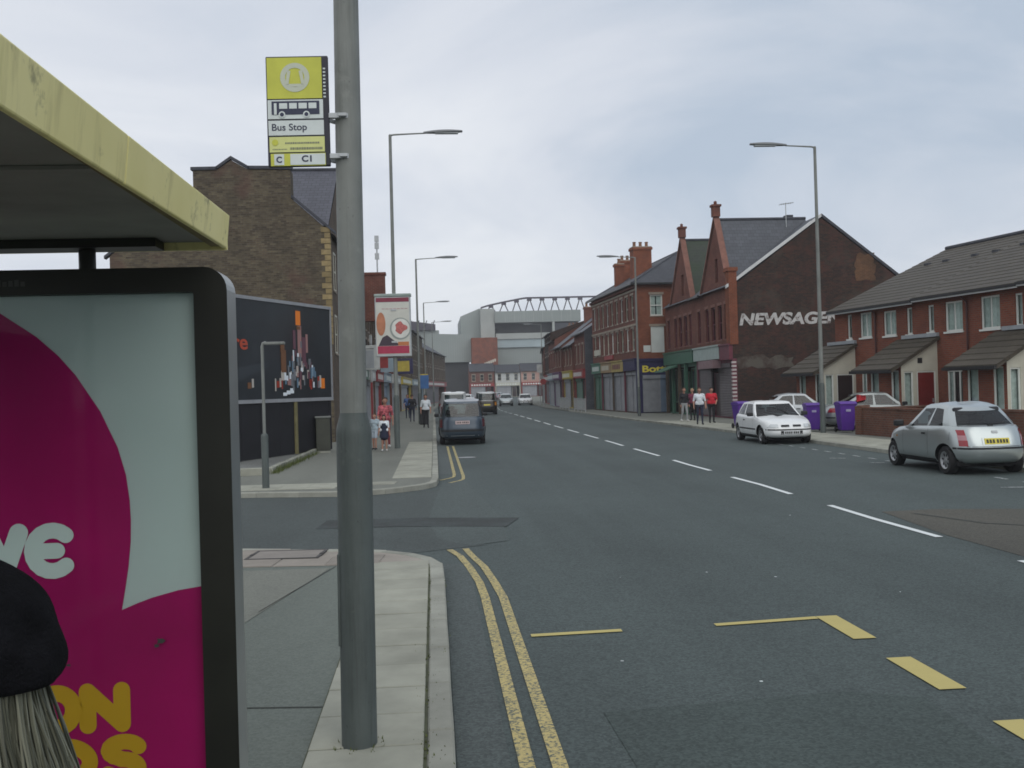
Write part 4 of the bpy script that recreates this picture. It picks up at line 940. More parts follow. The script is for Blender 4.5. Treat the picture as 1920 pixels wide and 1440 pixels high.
# ================================================================== plain terrace shop builder (far right and left rows)
def row_shop(label, loc, rz, Lx, D, e, ridge, wmat, rmat, fmat, smat, floors, winw=.9, nwin=3, frame=None, end=None, chim=True, group=None, text_bars=True, x_end=0):
    o = empty('terrace_shop', label, 'shop', loc, rz, group)
    ws = []; zf = 3.5
    for f in range(floors):
        fh = (e - zf - .3) / floors
        for k in range(nwin):
            u = Lx * (k + .5) / nwin - winw / 2; ws.append((u, zf + .45 + f * fh, u + winw, zf + .45 + f * fh + min(1.6, fh - .6)))
    wall(o, FA, 0, Lx, 3.4, e, ws, wmat, 'front_wall')
    for q in ws: window(o, FA, *q, frame or m_cream, 1, 2, .07, sill=m_stone, lintel=m_stone)
    wall(o, FA, 0, Lx, 0, 3.4, [(.2, .05, Lx - .2, 2.6)], fmat, 'shop_wall', .25)
    fs = fascia_sign(o, FA, .1, Lx - .1, 2.7, 3.35, fmat, .2)
    if text_bars:
        n = int(Lx / .7); ln = MB()
        for j in range(n): ln.tbox(FA, .4 + j * .6, .8 + j * .6, 2.85, 3.2, .2, .206)
        ln.build('blurred_print', m_board, fs)['kind'] = 'stuff'
    half = Lx * .62
    shutter(o, FA, .35, .05, half, 2.4, smat, -.1); door(o, FA, half + .3, .05, half + 1.3, 2.5, m_doordark, -.15, fmat)
    Fe0 = Fr((0, D, 0), (0, -1, 0), (-1, 0, 0)); Fe1 = Fr((Lx, 0, 0), (0, 1, 0), (1, 0, 0))
    for Fe in (Fe0, Fe1):
        MB().poly([Fe(0, 0), Fe(D, 0), Fe(D, e), Fe(D / 2, ridge - .06), Fe(0, e)]).build('end_wall', end or wmat, o)
    MB().quad((0, D, 0), (Lx, D, 0), (Lx, D, e), (0, D, e)).build('rear_wall', wmat, o)
    rf = MB(); rf.quad((-.05, -.25, e - .12), (Lx + .05, -.25, e - .12), (Lx + .05, D / 2, ridge), (-.05, D / 2, ridge)); rf.quad((-.05, D / 2, ridge), (Lx + .05, D / 2, ridge), (Lx + .05, D + .25, e - .12), (-.05, D + .25, e - .12))
    rr_ = rf.build('roof', rmat, o); MB().box(0, Lx, -.36, -.24, e - .2, e - .1).build('gutter', m_gutter, o)
    MB().tube([(-.05, D / 2, ridge + .02), (Lx + .05, D / 2, ridge + .02)], .08, 7).build('ridge_tiles', m_coping, rr_)
    if chim: chimney(o, (.2 if x_end == 0 else Lx - .8), (.8 if x_end == 0 else Lx - .2), D / 2 - .8, D / 2 + .8, ridge - .9, ridge + 1.1, wmat, 3)
    return o
NR = -math.pi / 2
m_purp = pm('purple_front', (.13, .05, .13), .5, .2, 3); m_yelf = pm('yellow_front', (.42, .33, .05), .5, .2, 3); m_redf = pm('red_front', (.28, .035, .035), .5, .2, 3); m_cyf = pm('pale_blue_front', (.26, .33, .38), .5, .15, 3); m_whf = pm('white_front', (.45, .46, .45), .5, .15, 3)
row_shop('low slate-roofed shop with a red front next to the three-storey corner shop', (12.75, 88.2, PH), NR, 6.0, 8, 6.6, 9.2, m_redbrick, m_slate, m_redf, m_shgreen, 1, end=m_slate, group='shops along the far right of the road')
row_shop('low slate-roofed shop with a yellow and red front', (12.55, 94.3, PH), NR, 6.0, 8, 5.8, 8.8, m_redbrick, m_slate, m_yelf, m_shgrey, 1, group='shops along the far right of the road')
row_shop('narrow shop with purple front below a slate roof', (12.35, 100.4, PH), NR, 6.0, 8, 5.9, 9.0, m_redbrick, m_slate, m_purp, m_shgrey, 1, group='shops along the far right of the road')
row_shop('red brick shop with pale blue front where the road bends', (12.9, 109.5, PH), NR - .04, 8.5, 9, 6.9, 9.2, m_redbrick, m_slatedk, m_cyf, m_shgrey, 1, group='shops along the far right of the road', chim=False)
row_shop('tall dark red brick block beyond the bend in the road', (13.9, 122, PH), NR - .05, 11, 10, 8.2, 9.8, m_darkbrick, m_slatedk, m_redf, m_shdark, 2, nwin=4, group='shops along the far right of the road', chim=False)
row_shop('red brick terrace beyond the bend, low front', (15.6, 140, PH), NR - .1, 17, 9, 7.0, 9.6, m_redbrick, m_slatedk, m_whf, m_shgrey, 1, nwin=6, group='shops along the far right of the road')

# ================================================================== modern brick houses (right)
hang = R(-79.806); hD = Vector((.17698, -.98421, 0)); hA = Vector((17.77, 42.32, PH))
def house(label, s0, s1, wins, low, z_off=0., first=False, last=False):
    b = hA + hD * s0; o = empty('terraced_house', label, 'house', b, hang, 'modern terraced houses')
    Lx = s1 - s0; e = 4.92 + z_off; D = 12.0; rz = 7.75 + z_off
    hs = [(u0 - s0, z0, u1 - s0, z1) for (u0, z0, u1, z1, _) in wins]; ls = [(u0 - s0, z0, u1 - s0, z1) for (u0, z0, u1, z1) in low]
    wall(o, FA, 0, Lx, 0, e, hs + ls, m_newbrick, 'front_wall')
    for q, wv in zip(hs, wins): window(o, FA, *q, m_upvc, wv[4], 1, .06, -.05, sill=m_upvc, curtain=.34 if wv[4] > 1 else 0, inner=m_net if wv[4] > 1 else m_curtain)
    for q in ls: window(o, FA, *q, m_upvc, 3, 1, .06, -.05, sill=m_upvc, curtain=.25)
    for k, (a, b_) in enumerate(((0, 1), (1, 0))):
        pass
    rf = MB(); rf.quad((-.12 if first else 0, -.35, e - .02), (Lx, -.35, e - .02), (Lx, D / 2, rz), (-.12 if first else 0, D / 2, rz)); rf.quad((0, D / 2, rz), (Lx, D / 2, rz), (Lx, D + .35, e - .02), (0, D + .35, e - .02)); r_ = rf.build('roof', m_tile, o)
    # tile courses: each course a thin stepped strip on the slope
    n = 17; cs = MB(); x0 = -.13 if first else 0
    for k in range(n):
        t0, t1 = k / n, (k + 1) / n; ya, za = -.36 + (D / 2 + .36) * t0, e - .02 + (rz - e + .02) * t0; yb, zb = -.36 + (D / 2 + .36) * t1, e - .02 + (rz - e + .02) * t1
        cs.prism([(x0, ya, za + .026), (x0, yb, zb + .010), (x0, yb, zb + .004), (x0, ya, za + .004)], (Lx - x0, 0, 0))
    c_ = cs.build('tile_courses', m_tile, r_); c_['kind'] = 'stuff'
    MB().tube([(x0, D / 2, rz + .04), (Lx, D / 2, rz + .04)], .1, 8).build('ridge_tiles', m_coping, r_)
    MB().box(0, Lx, -.33, -.30, e - .16, e - .025).build('fascia_board', m_gutter, o); MB().box(0, Lx, -.45, -.332, e - .12, e - .03).build('gutter', m_gutter, o)
    MB().box(0, Lx, -.40, -.345, e - .175, e - .125).build('white_trim', m_whitegut, o)
    for k in range(2): MB().box(Lx * .3 + k * 1.2, Lx * .3 + .28 + k * 1.2, D * .33, D * .33 + .2, e + (rz - e) * .62, e + (rz - e) * .62 + .28).build('roof_vent', m_coping, r_)
    if first:
        Fe = Fr((0, D, 0), (0, -1, 0), (-1, 0, 0)); MB().poly([Fe(0, 0), Fe(D, 0), Fe(D, e), Fe(D / 2, rz - .05), Fe(0, e)]).build('end_wall', m_newbrick, o)
    MB().quad((0, D, 0), (Lx, D, 0), (Lx, D, e), (0, D, e)).build('rear_wall', m_newbrick, o)
    return o
def downpipe(h, u): MB().tube([(u, -.30, 4.8), (u, -.06, 4.6), (u, -.06, .05)], .034, 8).build('downpipe', m_redpipe, h)
def porch(h, sB, u0, u1, dmat, dep=1.6, num=None):
    # a lean-to porch; its door and side light are in the cheek towards the camera (u1)
    zf, zb = 2.38, 3.28; u0 -= sB; u1 -= sB
    o = MB()
    Ff = Fr((0, -dep, 0), (1, 0, 0), (0, -1, 0)); Fc = Fr((u1, -dep, 0), (0, 1, 0), (1, 0, 0)); Fl = Fr((u0, 0, 0), (0, -1, 0), (-1, 0, 0))
    holes = [(u0 + .22, .85, u0 + .75, 2.2), (u1 - .62, .75, u1 - .15, 2.2)]
    p = wall(h, Ff, u0, u1, 0, zf, holes, m_newbrick, 'porch', .08)
    for q in holes: window(p, Ff, *q, m_upvc, 1, 1, .05, -.03, sill=m_upvc, inner=m_curtain)
    ch = [(.12, .55, .52, 2.15), (.68, .02, 1.5, 2.15)]
    c_ = wall(p, Fc, 0, dep, 0, 2.2, ch, m_cream, 'cheek_wall', .06)
    window(c_, Fc, *ch[0], m_upvc, 1, 1, .05, -.03, inner=m_curtain); door(c_, Fc, *ch[1], dmat, -.03)
    MB().poly([Fc(0, 2.2), Fc(dep, 2.2), Fc(dep, zb), Fc(0, zf)]).build('cheek_panel', m_cream, p)
    MB().poly([Fl(0, 0), Fl(dep, 0), Fl(dep, zf), Fl(0, zb)]).build('cheek_wall', m_newbrick, p)
    r_ = MB()
    r_.prism([(u0 - .2, -dep - .55, zf - .27), (u0 - .2, .0, zb + .06), (u0 - .2, .0, zb + .15), (u0 - .2, -dep - .55, zf - .16)], (u1 - u0 + .38, 0, 0)); rr_ = r_.build('porch_roof', m_tile, p)
    n = 6
    for k in range(n):
        t0, t1 = k / n, (k + 1) / n; f = lambda t: (-dep - .57 + (dep + .55) * t, zf - .155 + (zb + .15 - zf + .155) * t)
        a, b = f(t0), f(t1); MB().prism([(u0 - .21, a[0], a[1] + .05), (u0 - .21, b[0], b[1] + .015), (u0 - .21, b[0], b[1] + .005), (u0 - .21, a[0], a[1] + .005)], (u1 - u0 + .40, 0, 0)).build('tile_course', m_tile, rr_)
    MB().box(u0 - .22, u1 + .2, -dep - .66, -dep - .57, zf - .26, zf - .15).build('porch_gutter', m_gutter, p)
    MB().box(u0 + .2, u1 + .15, -.14, -.01, zb + .16, zb + .30).build('flashing', m_lead, p)
    if num: MB().tbox(Fc, .72, .92, 2.45, 2.65, 0.004, .015).build('number_plate', m_gutter, p)
    return p
h1 = house('modern brick house with the dark porch door beside the dark gable', 0, 3.06, [(.93, 3.66, 1.26, 4.70, 1), (1.86, 3.66, 2.66, 4.70, 2)], [(1.84, .8, 2.7, 2.2)], first=True)
h2 = house('modern brick house sharing the near side of the red porch', 3.062, 5.75, [(3.46, 3.64, 4.28, 4.64, 2), (4.93, 3.62, 5.27, 4.66, 1)], [(3.4, .8, 4.3, 2.15)])
h3 = house('modern brick house with the red porch door', 5.752, 8.45, [(6.2, 3.63, 6.54, 4.65, 1), (7.16, 3.58, 8.1, 4.68, 2)], [(7.16, .9, 8.1, 2.15)], .06)
h4 = house('modern brick house behind the silver hatchback', 8.452, 11.15, [(9.02, 3.55, 9.95, 4.70, 2), (10.64, 3.56, 10.98, 4.66, 1)], [(8.75, .8, 9.6, 2.15)], .06)
h5 = house('modern brick house at the edge of the terrace', 11.152, 13.85, [(11.55, 3.6, 11.9, 4.66, 1), (12.5, 3.6, 13.4, 4.68, 2)], [(12.5, .8, 13.4, 2.15)], .1, last=True)
porch(h1, 0, -.65, 1.44, m_doordark); porch(h3, 5.752, 4.55, 6.67, m_doorred, num=1); porch(h4, 8.452, 9.95, 12.0, m_doorred)
downpipe(h1, 2.98); downpipe(h3, 8.38 - 5.752)
# front garden walls
m_lowbrick = brick('garden_wall_brick', (.185, .075, .045), (.14, .055, .036), (.15, .12, .10), stain=.3)
def low_wall(label, a, b, h=.95):
    a, b = Vector((*a, PH)), Vector((*b, PH)); d = b - a; o = empty('garden_wall', label, 'garden wall', a, math.atan2(d.y, d.x), 'low brick garden walls')
    ln = d.length; MB().box(0, ln, -.11, .11, -.02, h - .07).build('wall', m_lowbrick, o)
    n = int(ln / .45)
    for k in range(n): MB().box(k * ln / n + .004, (k + 1) * ln / n - .004, -.14, .14, h - .07, h).build('coping_brick', m_lowbrick, o, bevel=.01)
    MB().box(-.30, -.002, -.17, .17, -.02, h + .06).build('pier', m_lowbrick, o); return o
low_wall('low brick garden wall in front of the car with the red pennant', (14.85, 33.0), (15.1, 28.6))
low_wall('low brick garden wall between the two driveways', (14.95, 33.25), (17.6, 33.9), .92)
low_wall('low brick garden wall beyond the silver hatchback', (15.15, 26.6), (15.4, 22.2), 1.0)
low_wall('low brick wall against the dark newsagent gable', (16.4, 50.9), (21.5, 50.2), .85)

# ================================================================== left brick gable house
lg = empty('gable_house', 'tall weathered brown brick gable house with wide chimney behind the billboard', 'house', (-4.0, 40.0, PH), math.pi / 2)
LW, LD = 7.0, 8.6; eL = 8.45
Fg = Fr((0, 0, 0), (0, 1, 0), (-1, 0, 0))            # near gable: u runs away from the road
gw = MB(); gw.poly([Fg(0, -.1), Fg(LD, -.1), Fg(LD, 7.6), Fg(5.3, 10.15), Fg(5.3, 10.95), Fg(4.35, 10.98), Fg(3.8, 11.36), Fg(3.15, 10.98), Fg(1.48, 10.95), Fg(1.48, 9.8), Fg(0, eL)])
lgw = gw.build('gable_wall', m_tanbrick, lg)
st = MB(); st.box(.002, .75, 1.48, 5.3, 8.2, 10.93); st.build('chimney_stack', m_tanbrick, lg)
for a, b in (((1.40, 10.97), (3.15, 11.0)), ((3.1, 10.98), (3.8, 11.40)), ((3.8, 11.40), (4.4, 10.98)), ((4.35, 10.98), (5.38, 10.97)), ((-.25, eL - .12), (1.47, 9.84)), ((5.31, 10.16), (LD + .2, 7.5))):
    A, B = Vector(Fg(a[0], a[1], .06)), Vector(Fg(b[0], b[1], .06)); up = Vector((0, 0, .12)); MB().prism([A, B, B + up, A + up], (.3, 0, 0)).build('coping', m_coping, lg)
rf = MB(); rf.quad((.1, -.2, eL - .15), (LW, -.2, eL - .15), (LW, 3.8, 11.2), (.1, 3.8, 11.2)); rf.quad((.1, 3.8, 11.2), (LW, 3.8, 11.2), (LW, LD, 7.5), (.1, LD, 7.5)); rf.build('roof', m_slatedk, lg)
MB().quad((0, 0, 0), (LW, 0, 0), (LW, 0, eL), (0, 0, eL)).build('front_wall', m_brnbrick, lg)
for k in range(30):
    wd = .34 if k % 2 else .2
    MB().box(-.02, .3, -.03, wd, 1.9 + k * .225, 2.1 + k * .225).build('quoin', m_ochbrick if k > 8 else m_brnbrick, lg)
for z in (3.6, 6.2):
    for u in (1.2, 3.2, 5.2): window(lg, FA, u, z, u + .9, z + 1.6, m_cream, 1, 2, .07, d=.02, sill=m_stone)
# rear roof rising behind the gable
lr = empty('slate_roofed_house', 'taller slate-roofed house rising behind the brown gable', 'house', (-4.15, 41.2, PH), math.pi / 2)
mb = MB(); mb.quad((0, -.0, 8.9), (0, 6, 8.9), (5., 6, 12.3), (5., -.0, 12.3)); mb.quad((5., 0, 12.3), (5., 6, 12.3), (10, 6, 8.9), (10, 0, 8.9)); mb.build('roof', slate('blue_slate', (.095, .098, .122), (.07, .072, .09), .35, .28, gap=.012), lr)
mb = MB(); mb.poly([(0, -.02, 0), (10, -.02, 0), (10, -.02, 8.9), (5., -.02, 12.2), (0, -.02, 8.9)]); mb.build('front_wall', m_brnbrick, lr); MB().tube([(5, -.1, 12.33), (5, 6, 12.33)], .09, 7).build('ridge_tiles', m_coping, lr)
for z in (3.9, 6.4):
    for u in (1.2, 4.5, 7.6): window(lr, FA, u, z, u + 1., z + 1.7, m_cream, 1, 2, .07, d=.03, sill=m_stone)
wall(lr, Fr((0, 0, 0), (1, 0, 0), (0, -1, 0)), 7, 10, 0, 3.2, [], m_shgreen, 'shop_wall').location = (0, -.06, 0)

# left row of shops along the road
NL = math.pi / 2; GLR = 'shops along the left of the road'
row_shop('brown brick shop with dark green front beyond the gable house', (-4.0, 51.4, PH), NL, 7.4, 8, 7.9, 8.9, m_brnbrick, m_slatedk, m_shgreen, m_shdark, 2, group=GLR, chim=False)
row_shop('white fronted shop with red door panel', (-4.0, 59, PH), NL, 7.2, 8, 7.4, 9.2, m_brnbrick, m_slatedk, m_whf, m_shgrey, 2, group=GLR, chim=False)
row_shop('brown brick shop with red sign further along', (-3.9, 66.3, PH), NL, 8, 8, 7.2, 9, m_brnbrick, m_slatedk, m_redf, m_shgrey, 2, group=GLR, chim=False)
row_shop('brown brick shop with blue sign further along', (-3.7, 74.4, PH), NL, 9, 8, 7.3, 9.2, m_brnbrick, m_slatedk, m_cyf, m_shblue, 2, group=GLR)
row_shop('red brick shop with white sign well along the row', (-3.5, 83.5, PH), NL - .008, 14, 8, 7.2, 9.3, m_redbrick, m_slatedk, m_whf, m_shgrey, 2, nwin=5, group=GLR)
row_shop('brown terrace with yellow sign near the far bend', (-3.2, 98, PH), NL - .02, 22, 8, 7.4, 9.5, m_brnbrick, m_slatedk, m_yelf, m_shgrey, 2, nwin=8, group=GLR)
row_shop('tall brown brick block at the far bend', (-2.6, 122, PH), NL - .05, 22, 9, 9.6, 11.2, m_tanbrick, m_slatedk, m_cyf, m_shdark, 3, nwin=8, group=GLR)
row_shop('dark roofed terrace leading to the stadium', (-1.2, 146, PH), NL - .10, 34, 9, 8.2, 11, m_brnbrick, m_slatedk, m_redf, m_shdark, 2, nwin=10, group=GLR)
ck = empty('chimney_block', 'wide red brick chimney block standing above the left shops', 'chimney', (-3.15, 55.2, 8.0))
MB().box(-.62, .62, -.35, .35, -2., .55).build('stack', m_redbrick, ck); MB().box(-.68, .68, -.41, .41, .55, .68).build('cap', m_redbrick, ck)
an = empty('roof_antenna', 'tall antenna mast on the left shop roofs', 'antenna', (-3.0, 56.4, 8.2))
MB().tube([(0, 0, -1), (0, 0, 2.7)], .04, 6).build('mast', m_galv, an)
for z in (1.6, 2.2, 2.6): MB().box(-.12, .12, -.05, .05, z - .2, z + .15).build('panel', m_galv, an)

# ================================================================== stadium at the end of the road
SB = Vector((0, 250, 0)); sd_ = empty('stadium', 'large grey football stadium with roof truss at the end of the road', 'stadium', SB)
t_ = NT('stadium_cladding'); v_ = t_.pos()
wv = t_.n('ShaderNodeTexWave', {'Vector': v_, 'Scale': .55, 'Distortion': 0.}, bands_direction='X').outputs['Fac']
t_.l(t_.mix(t_.ramp(t_.noise(v_, .15), .3, .7), t_.mix(wv, (.25, .28, .27), (.29, .32, .31)), (.23, .26, .25)), t_.b.inputs['Base Color']); t_.b.inputs['Roughness'].default_value = .6; m_clad = t_.m
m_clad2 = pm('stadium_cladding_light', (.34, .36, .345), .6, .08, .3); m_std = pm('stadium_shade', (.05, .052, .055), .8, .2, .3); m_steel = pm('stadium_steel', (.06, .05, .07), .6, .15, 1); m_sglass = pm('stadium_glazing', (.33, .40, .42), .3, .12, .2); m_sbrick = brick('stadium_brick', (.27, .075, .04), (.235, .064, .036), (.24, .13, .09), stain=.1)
def sb(name, x0, x1, z0, z1, y0=0., y1=6., mat=None): return MB().box(x0, x1, y0, y1, z0, z1).build(name, mat or m_clad, sd_)
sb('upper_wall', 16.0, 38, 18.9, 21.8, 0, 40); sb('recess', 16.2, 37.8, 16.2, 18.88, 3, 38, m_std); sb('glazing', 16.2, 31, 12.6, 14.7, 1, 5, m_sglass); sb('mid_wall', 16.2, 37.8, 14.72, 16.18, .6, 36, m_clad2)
sb('lower_wall', 16.2, 38, 0, 12.58, 1.5, 30, m_clad); sb('tower', 12.4, 15.98, 0, 22.6, 1, 8, m_clad2)
MB().prism([(7.4, 4, 15.2), (12.38, 4, 15.2), (12.38, 4, 23.0), (7.4, 4, 21.0)], (0, 30, 0)).build('side_wall', m_clad, sd_)
MB().prism([(-1, -2, 9.1), (10, -2, 9.1), (10, -2, 16.0), (-1, -2, 16.4)], (0, 5, 0)).build('low_stand', m_clad, sd_)
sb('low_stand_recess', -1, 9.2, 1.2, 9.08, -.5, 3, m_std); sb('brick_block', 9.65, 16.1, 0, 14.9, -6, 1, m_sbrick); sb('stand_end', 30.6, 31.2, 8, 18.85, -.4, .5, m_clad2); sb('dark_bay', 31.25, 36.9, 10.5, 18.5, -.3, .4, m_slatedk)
for k in range(9): sb('panel_joint', 16.2 + k * 2.4, 16.32 + k * 2.4, 18.95, 21.75, -.06, -.005, m_clad2)
# roof truss: chords and diagonals
def ztop(x): return 22.9 + 2.35 * min(1, max(0, (x - 12.5) / 11.5)) ** .8
pts = [(12.6 + (44 - 12.6) * k / 24) for k in range(25)]
for a, b in zip(pts, pts[1:]): MB().tube([(a, 2, ztop(a)), (b, 2, ztop(b))], .24, 5).build('top_chord', m_steel, sd_)
for k in range(8):
    xc = 15.2 + k * 3.3; zt = ztop(xc); zb = 21.85
    for dx_ in (-1.1, 1.1): MB().tube([(xc, 2, zt), (xc + dx_, 2, zb)], .15, 5).build('strut', m_steel, sd_)
    MB().box(xc - .6, xc + .6, 1.7, 2.3, zt - .75, zt - .1).build('truss_node', m_steel, sd_)
MB().tube([(12.5, 2, 22.8), (16.2, 2, 17.5)], .3, 5).build('stay', m_steel, sd_)
st2 = empty('far_stand', 'dark steel roof of another stadium stand above the low grey wall', 'stadium', (-14, 285, 0))
MB().box(0, 16, 0, 20, 0, 19.5).build('stand_wall', m_clad, st2); MB().prism([(0, -1, 19.52), (15, -1, 19.52), (15, -1, 21.2), (3, -1, 23), (0, -1, 23.2)], (0, 2, 0)).build('roof', m_steel, st2)
for k in range(7): MB().tube([(.5 + 2.2 * k, -1.5, 19.6), (1.6 + 2.2 * k, -1.5, 22.3)], .15, 5).build('strut', m_steel, st2)
# low shops facing us at the bend
GF = 'low shops facing the road below the stadium'
row_shop('pale shop facing down the road below the stadium glazing', (14.8, 236, PH), 0, 6, 8, 6.0, 7.8, m_whf, m_slatedk, m_cream, m_shgrey, 1, group=GF, chim=False)
row_shop('pink fronted shop facing down the road below the stadium', (21, 236, PH), 0, 6, 8, 6.2, 8, pm('pink_render', (.42, .26, .22), .8), m_slatedk, m_redf, m_shgrey, 1, group=GF, chim=False)
row_shop('red brick shop facing down the road under the stadium brick block', (8.6, 236, PH), 0, 6, 8, 6.4, 8.2, m_redbrick, m_slatedk, m_redf, m_shgrey, 1, group=GF, chim=False)
row_shop('brown shop facing down the road at the stadium foot', (27.2, 236, PH), 0, 7, 8, 6.5, 8.4, m_brnbrick, m_slatedk, m_cyf, m_shgrey, 1, group=GF, chim=False)
# pedestrian guard rails on the right pavement
def guard(label, x, y0, y1):
    o = empty('guard_rail', label, 'guard rail', (x, y0, PH), 0, 'pedestrian guard rails'); ln = y1 - y0
    for k in range(int(ln / 2) + 1): MB().box(-.03, .03, k * 2 - .03, k * 2 + .03, -.05, 1.05).build('post', m_galv, o)
    for z in (.15, 1.0): MB().box(-.02, .02, .032, ln, z - .02, z + .02).build('rail', m_galv, o)
    for k in range(int(ln / .14)): 
        if k % 14: MB().box(-.008, .008, k * .14 - .008, k * .14 + .008, .172, .978).build('bar', m_galv, o)
guard('grey guard rail along the kerb in front of the green shuttered shop', 11.5, 74.5, 80.5); guard('grey guard rail along the kerb farther on', 11.4, 83, 89)
m_bin = pm('purple_plastic', (.085, .022, .26), .45, .08, 4, spec=.5)

# projecting signs and clutter along the left row, lettering blocks on the stadium brick
def proj_sign(label, x, y, z, w_, h, mat):
    o = empty('projecting_sign', label, 'shop sign', (x, y, z), 0, 'projecting shop signs on the left')
    MB().box(0, w_, -.05, .05, -h / 2, h / 2).build('panel', mat, o, bevel=.01); MB().tube([(-.35, 0, h / 2 + .06), (w_, 0, h / 2 + .06)], .02, 6).build('bracket', m_gutter, o)
proj_sign('white projecting sign above the left pavement', -3.6, 52.6, 3.9, .8, 1.3, m_whf); proj_sign('red projecting sign above the left pavement', -3.5, 57.8, 3.8, .9, .7, m_redf); proj_sign('grey projecting sign above the left pavement', -3.6, 49.2, 3.7, .7, .9, m_lead)
proj_sign('small blue projecting sign above the left pavement', -3.4, 64.5, 3.8, 1.0, .9, m_cyf); proj_sign('yellow projecting sign far along the left pavement', -3.0, 76, 4.0, 1.2, .8, m_yelf); proj_sign('dark projecting sign far along the left pavement', -3.0, 84, 4.2, 1.3, 1.3, m_navy)
bn = empty('shop_banner', 'tall white and red banner on the white fronted shop', 'banner', (-3.72, 60.2, PH)); MB().box(-.05, .05, -.5, .5, 2.6, 5.4).build('white_cloth', m_whf, bn); MB().box(-.06, .04, -.42, .42, .3, 2.55).build('red_cloth', m_redf, bn)
def road_sign(label, x, y, h, mat, round_=True):
    o = empty('traffic_sign', label, 'traffic sign', (x, y, PH), 0); MB().tube([(0, 0, -.05), (0, 0, h)], .035, 8).build('post', m_galv, o); F = Fr((0, -.05, 0), (1, 0, 0), (0, -1, 0))
    if round_: MB().disc(F, 0, h - .32, .32, 0, 20).build('plate', mat, o)
    else: MB().tbox(F, -.3, .3, h - .9, h, -.01, .01).build('plate', mat, o)
road_sign('small blue traffic sign on a post past the litter bin', -.62, 66, 3.0, pm('sign_blue', (.04, .12, .3), .5), False); road_sign('yellow and black traffic sign on a post on the left', -.7, 73, 3.2, m_yelf, False); road_sign('round red traffic sign near the right kerb', 11.6, 104, 2.9, m_redf); road_sign('large pale road sign board on the right past the shops', 12.1, 112, 4.6, m_whf, False)
m_slet = solid('stadium_letters', (.6, .58, .5), .6)
for k in range(6): MB().box(12.7 + k * .5, 13.05 + k * .5, -6.08, -6.01, 8.0 + .18 * k, 8.7 + .18 * k).build('wall_letter', m_slet, sd_)
for k in range(5): MB().box(13.0 + k * .5, 13.35 + k * .5, -6.08, -6.01, 7.1 + .12 * k, 7.6 + .12 * k).build('wall_letter', m_slet, sd_)

# the hazy air of the street
hz_ = NT('haze_air'); hz_.t.nodes.remove(hz_.b); pv_ = hz_.n('ShaderNodeVolumePrincipled', {'Color': (.92, .95, 1, 1), 'Density': HAZE}); hz_.l(pv_.outputs[0], hz_.o.inputs['Volume'])
hz = MB().box(-910, 910, -260, 1510, -1.1, 27).build('haze', hz_.m); hz['kind'] = 'stuff'; hz['label'] = 'pale hazy air along the street'; hz['category'] = 'haze'
# ================================================================== cars
def evalmesh(o):
    dg = bpy.context.evaluated_depsgraph_get(); dg.update(); e = o.evaluated_get(dg)
    return bpy.data.meshes.new_from_object(e, depsgraph=dg)
m_cglass = solid('car_glass', (.020, .028, .030), .06, spec=.6, coat=.3)
m_cglass = glassmat('car_glass_tint', (.30, .36, .36), .05); m_seat = pm('seat_cloth', (.035, .036, .04), .9, .2, 8); m_dash = pm('dashboard', (.018, .018, .02), .7)
m_tyre = pm('tyre_rubber', (.014, .014, .015), .85, .2, 20); m_rim = pm('wheel_silver', (.36, .37, .38), .35, .1, 10, metal=.6); m_well = pm('wheel_well', (.006, .006, .007), .9)
m_rlamp = solid('red_lamp', (.28, .012, .02), .15, coat=.6); m_rdark = solid('dark_red_lamp', (.11, .010, .018), .15, coat=.5); m_plamp = solid('pink_lamp', (.42, .20, .22), .15, coat=.6); m_hlamp = solid('head_lamp', (.50, .53, .54), .08, spec=.8, coat=.8); m_amber = solid('amber_lamp', (.5, .2, .02), .2, coat=.5)
m_plateY = solid('plate_yellow', (.62, .52, .06), .5); m_plateW = solid('plate_white', (.62, .64, .66), .5); m_trim = pm('black_trim', (.015, .016, .018), .55, .1, 8); m_plchar = solid('plate_characters', (.03, .03, .02), .6)
def paint(name, c, metal=.0, rough=.32): return pm('paint_' + name, c, rough, .03, 2, metal=metal, spec=.5, coat=.45)
def interp(tab, x):
    if x <= tab[0][0]: return tab[0][1]
    for (a, b), (c, d) in zip(tab, tab[1:]):
        if x <= c:
            t = (x - a) / (c - a); t = t * t * (3 - 2 * t) * .5 + t * .5; return b + (d - b) * t
    return tab[-1][1]
def rounded(v): return v
